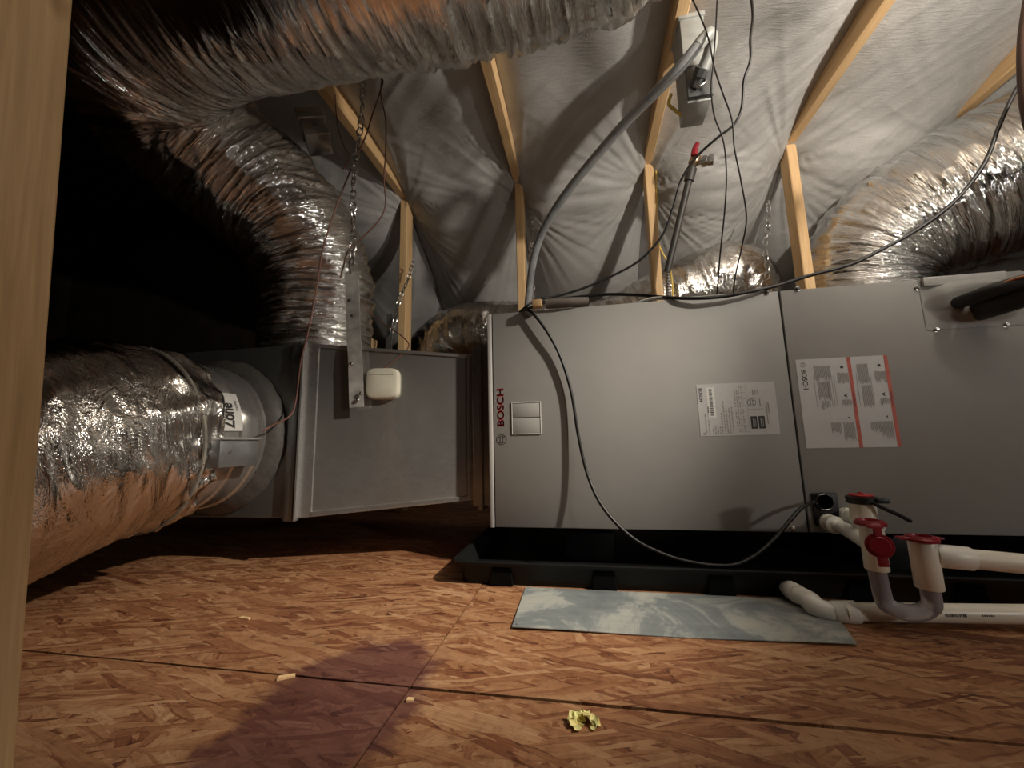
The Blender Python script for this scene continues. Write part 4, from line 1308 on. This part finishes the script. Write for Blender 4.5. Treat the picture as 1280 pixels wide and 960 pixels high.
tube('feed_cable', [c0 + Vector((-0.03, 0.05, bb + 0.02)), at(844, 138, 1.17), at(836, 130, 1.18), at(839, 118, 1.18)], 0.005, YELLOW, box_t, 10, 24)

con = thing('conduit', 'grey flexible conduit arching from the disconnect box behind the cabinet', 'conduit', at(655, 385, 1.58))
cp = [at(884, 44, 0.98), at(872, 58, 0.985), at(850, 84, 1.01), at(820, 115, 1.06), at(785, 150, 1.13), at(748, 192, 1.22), at(715, 232, 1.31), at(690, 268, 1.40), at(674, 300, 1.48), at(665, 335, 1.54), at(661, 368, 1.58), at(659, 400, 1.60), at(659, 450, 1.60)]
tube('hose', cp, 0.0150, CONDUIT, con, 20, 120)
tube('elbow_fitting', [at(872, 58, 0.985), at(881, 47, 0.98), at(887, 43, 0.985), at(889.5, 50, 1.0), at(886, 68, 1.02), at(878, 88, 1.04)], 0.0160, BOXGREY, con, 18, 40)
lathe('elbow_nut', at(878, 84, 1.035), (at(871, 102, 1.06) - at(878, 84, 1.035)), [(0, 0.016), (0.001, 0.0195), (0.02, 0.0195), (0.021, 0.016), (0.045, 0.015)], BOXDARK, con, 8)

# ------------------------------------------------------------------ valve on a stand pipe
va = thing('gas_valve', 'red handled brass valve on top of a dark leaning pipe', 'valve', at(834, 342, 1.62))
tp = at(866, 205, 1.56); bp = at(834, 340, 1.64)
tube('stand_pipe', [bp, tp], 0.0135, IRON, va, 16)
lathe('pipe_collar', tp + (bp - tp) * 0.16, (tp - bp), [(0, 0.0145), (0.002, 0.019), (0.05, 0.0205), (0.052, 0.014)], IRON, va, 16)
lathe('valve_body', tp, (at(872, 195, 1.55) - tp), [(-0.01, 0.014), (0, 0.020), (0.02, 0.022), (0.035, 0.016)], BRASS, va, 16)
lathe('side_fitting', at(873, 203, 1.55), (at(895, 199, 1.53) - at(873, 203, 1.55)), [(0, 0.012), (0.012, 0.012), (0.013, 0.022), (0.030, 0.022), (0.031, 0.018), (0.036, 0.018), (0.037, 0.021), (0.055, 0.021), (0.056, 0.012)], STEEL, va, 8)
h0 = at(868, 194, 1.53); h1 = at(872, 179, 1.52)
bm = bmesh.new()
add_tube(bm, [h0, h0.lerp(h1, .5) + Vector((-0.004, 0, 0)), h1], lambda t: 0.014 - 0.005 * t, 8, 8)
build('lever_handle', bm, RED, va, smooth=40)
lathe('flex_connector', at(835, 342, 1.64), (at(836, 385, 1.66) - at(835, 342, 1.64)), [(k * 0.006, 0.0085 + 0.002 * (k % 2)) for k in range(26)], STEEL, va, 14)

# ------------------------------------------------------------------ zone damper box near the vertical duct
zb = thing('zone_damper_box', 'small grey metal actuator box wedged between foil duct and joist', 'actuator box', at(396, 170, 1.10))
zc = at(394, 166, 1.03)
zr = Matrix.Rotation(0.5, 3, 'Z') @ Matrix.Rotation(-0.35, 3, 'Y')
bm = bmesh.new()
add_box(bm, (-0.038, -0.05, -0.045), (0.038, 0.05, 0.045), 0.003)
for v in bm.verts: v.co = zc + zr @ v.co
build('housing', bm, GALV, zb, smooth=30)
bm = bmesh.new()
add_box(bm, (-0.041, -0.053, 0.012), (0.041, 0.053, 0.049), 0.003)
for v in bm.verts: v.co = zc + zr @ v.co
build('lid', bm, GALV, zb, smooth=30)
bm = bmesh.new()
add_lathe(bm, zc + zr @ Vector((0.0, -0.05, -0.02)), zr @ Vector((0, -1, 0)), [(0, 0.008), (0.005, 0.008), (0.006, 0.005)], 12)
build('knob', bm, STEEL, zb, smooth=40)

# brown hose end at the right edge, near the lens
wire('brown_hose', [at(1292, -15, 0.95), at(1287, 15, 0.95), at(1283, 48, 0.95), at(1282.5, 85, 0.95), at(1286, 130, 0.95), at(1296, 175, 0.95)], 0.0135, BROWN, 'dark brown rubber hose hanging at the upper right edge', 'hose', n=16, steps=40)

# ------------------------------------------------------------------ small loose things
def crumple(name, c, s, mat, label, cat, seed):
    r = random.Random(seed)
    bm = bmesh.new()
    # several folded flaps of paper, each a bent thin sheet
    for k in range(9):
        a_ = r.uniform(0, 2 * PI)
        arc = -0.3 + k * 0.55
        ctr = Vector((math.cos(arc) * s * 0.62, math.sin(arc) * s * 0.42, s * r.uniform(0.12, 0.32)))
        M3 = Euler((r.uniform(-0.9, 0.9), r.uniform(-0.9, 0.9), a_)).to_matrix()
        pts = []
        g = 4
        vs = []
        for j in range(g):
            for i in range(g):
                p = Vector(((i / (g - 1) - 0.5) * s * r.uniform(0.55, 0.75), (j / (g - 1) - 0.5) * s * r.uniform(0.45, 0.65), r.uniform(-0.10, 0.14) * s))
                q = ctr + M3 @ p
                q.z = max(q.z, 0.001)
                vs.append(bm.verts.new(Vector(c) + q))
        for j in range(g - 1):
            for i in range(g - 1):
                bm.faces.new((vs[j * g + i], vs[j * g + i + 1], vs[(j + 1) * g + i + 1], vs[(j + 1) * g + i]))
    me = bpy.data.meshes.new(name); bm.to_mesh(me); bm.free()
    o = link(name, me, mat)
    sm_ = o.modifiers.new('thickness', 'SOLIDIFY'); sm_.thickness = 0.0004
    return tag(o, label, cat)
cpos = atz(730, 906)
crumple('crumpled_paper', (cpos.x, cpos.y, 0.0), 0.019, WRAPPER, 'crumpled yellow paper scrap lying on the board floor', 'scrap', 5)
def chip(px, py, L, W, rot, label):
    p = atz(px, py)
    bm = bmesh.new()
    add_hexa(bm, [(-L / 2, -W / 2, 0), (L / 2, -W * .3, 0), (L * .45, W / 2, 0), (-L * .4, W * .4, 0), (-L / 2, -W / 2, 0.003), (L / 2, -W * .3, 0.0022), (L * .45, W / 2, 0.003), (-L * .4, W * .4, 0.004)])
    o = build('wood_chip', bm, WOOD)
    o.location = (p.x, p.y, 0.0002); o.rotation_euler = (0, 0, rot)
    return tag(o, label, 'chip', 'wood chips on the floor')
chip(306, 774, 0.022, 0.006, -0.1, 'pale wood chip on the floor left of the purple stain')
chip(358, 848, 0.022, 0.006, 0.5, 'pale wood chip lying on the long floor seam by the purple stain')
chip(513, 877, 0.009, 0.005, 0.2, 'tiny pale wood chip just below the crossing of floor seams')
# scrap lumber in the shadow behind the plenum
def scrap(px, py, y, w, d, h, rot, label):
    p = at(px, py, y)
    o = box('lumber_block', (-w / 2, -d / 2, 0), (w / 2, d / 2, h), WOOD, None, 0.002)
    o.location = (p.x, p.y, 0.0); o.rotation_euler = (0, 0, rot)
    return tag(o, label, 'lumber', 'lumber scraps behind the plenum')
scrap(478, 640, 1.9, 0.10, 0.05, 0.09, 0.1, 'short lumber block on the floor behind the plenum, left one')
scrap(512, 640, 1.98, 0.09, 0.05, 0.12, -0.1, 'lumber block on the floor behind the plenum, second from left')
scrap(530, 640, 1.92, 0.04, 0.05, 0.10, 0.0, 'narrow lumber block on the floor behind the plenum, third from left')
scrap(545, 640, 1.99, 0.07, 0.05, 0.11, 0.15, 'lumber block on the floor behind the plenum, nearest the cabinet')
bl = at(463, 432, 1.72)
beam('lumber_brace', (bl.x - 0.06, 1.72, 0.0), (bl.x + 0.005, 1.72, bl.z + 0.03), 0.038, 0.05, WOOD, 'short wooden brace poking up behind plenum beside the strap', 'brace', up=(0, 1, 0))
st2 = at(489, 435, 1.66)
o = thing('strap_hanger', 'short galvanized hanger strap rising behind plenum beside the post', 'strap', (st2.x, 1.66, 0.0))
ribbon('strap_band', [at(487, 392, 1.64), at(487, 415, 1.65), at(486, 440, 1.65), at(486, 520, 1.65)], 0.030, GALV_BRIGHT, o, side=(1, 0, 0), n=12, th=0.001)

# odds and ends on top of the air handler
tp_ = thing('tape_strip', 'white tape strip curling up along the cabinet top edge', 'tape', (0.3, 1.02, Z1))
pl_ = []
for px, py, dz in ((797, 378, 0.002), (812, 372, 0.009), (826, 369, 0.010), (850, 372, 0.004), (890, 371, 0.0025), (930, 367, 0.002), (962, 363, 0.002)):
    q = atz(px, py, Z1 + dz)
    pl_.append((q.x, 1.013, Z1 + dz))
ribbon('strip', pl_, 0.022, PAPER_WHITE, tp_, side=(0, 1, 0), n=40, th=0.0005)
q = atz(706, 379, Z1 + 0.012)
tag(tube('duct_stand_in_roll', [(q.x - 0.05, q.y, Z1 + 0.0135), (q.x, q.y, Z1 + 0.0135), (q.x + 0.06, q.y + 0.01, Z1 + 0.0135)], 0.013, simple('grey_brown_duct', (0.12, 0.10, 0.085), 0.7), None, 14, 16), 'dark roll on the cabinet top standing in for the foil duct behind', 'duct_stand_in')  # roll stands in for the foil duct seen behind the cabinet
q = atz(679, 378, Z1 + 0.010)
o = box('wood_offcut', (-0.012, -0.012, 0), (0.012, 0.012, 0.018), WOOD_TAN, None, 0.001)
o.location = (q.x - 0.016, q.y + 0.006, Z1)
tag(o, 'small reddish wood offcut on the cabinet top beside the cable bundle', 'wood scrap')
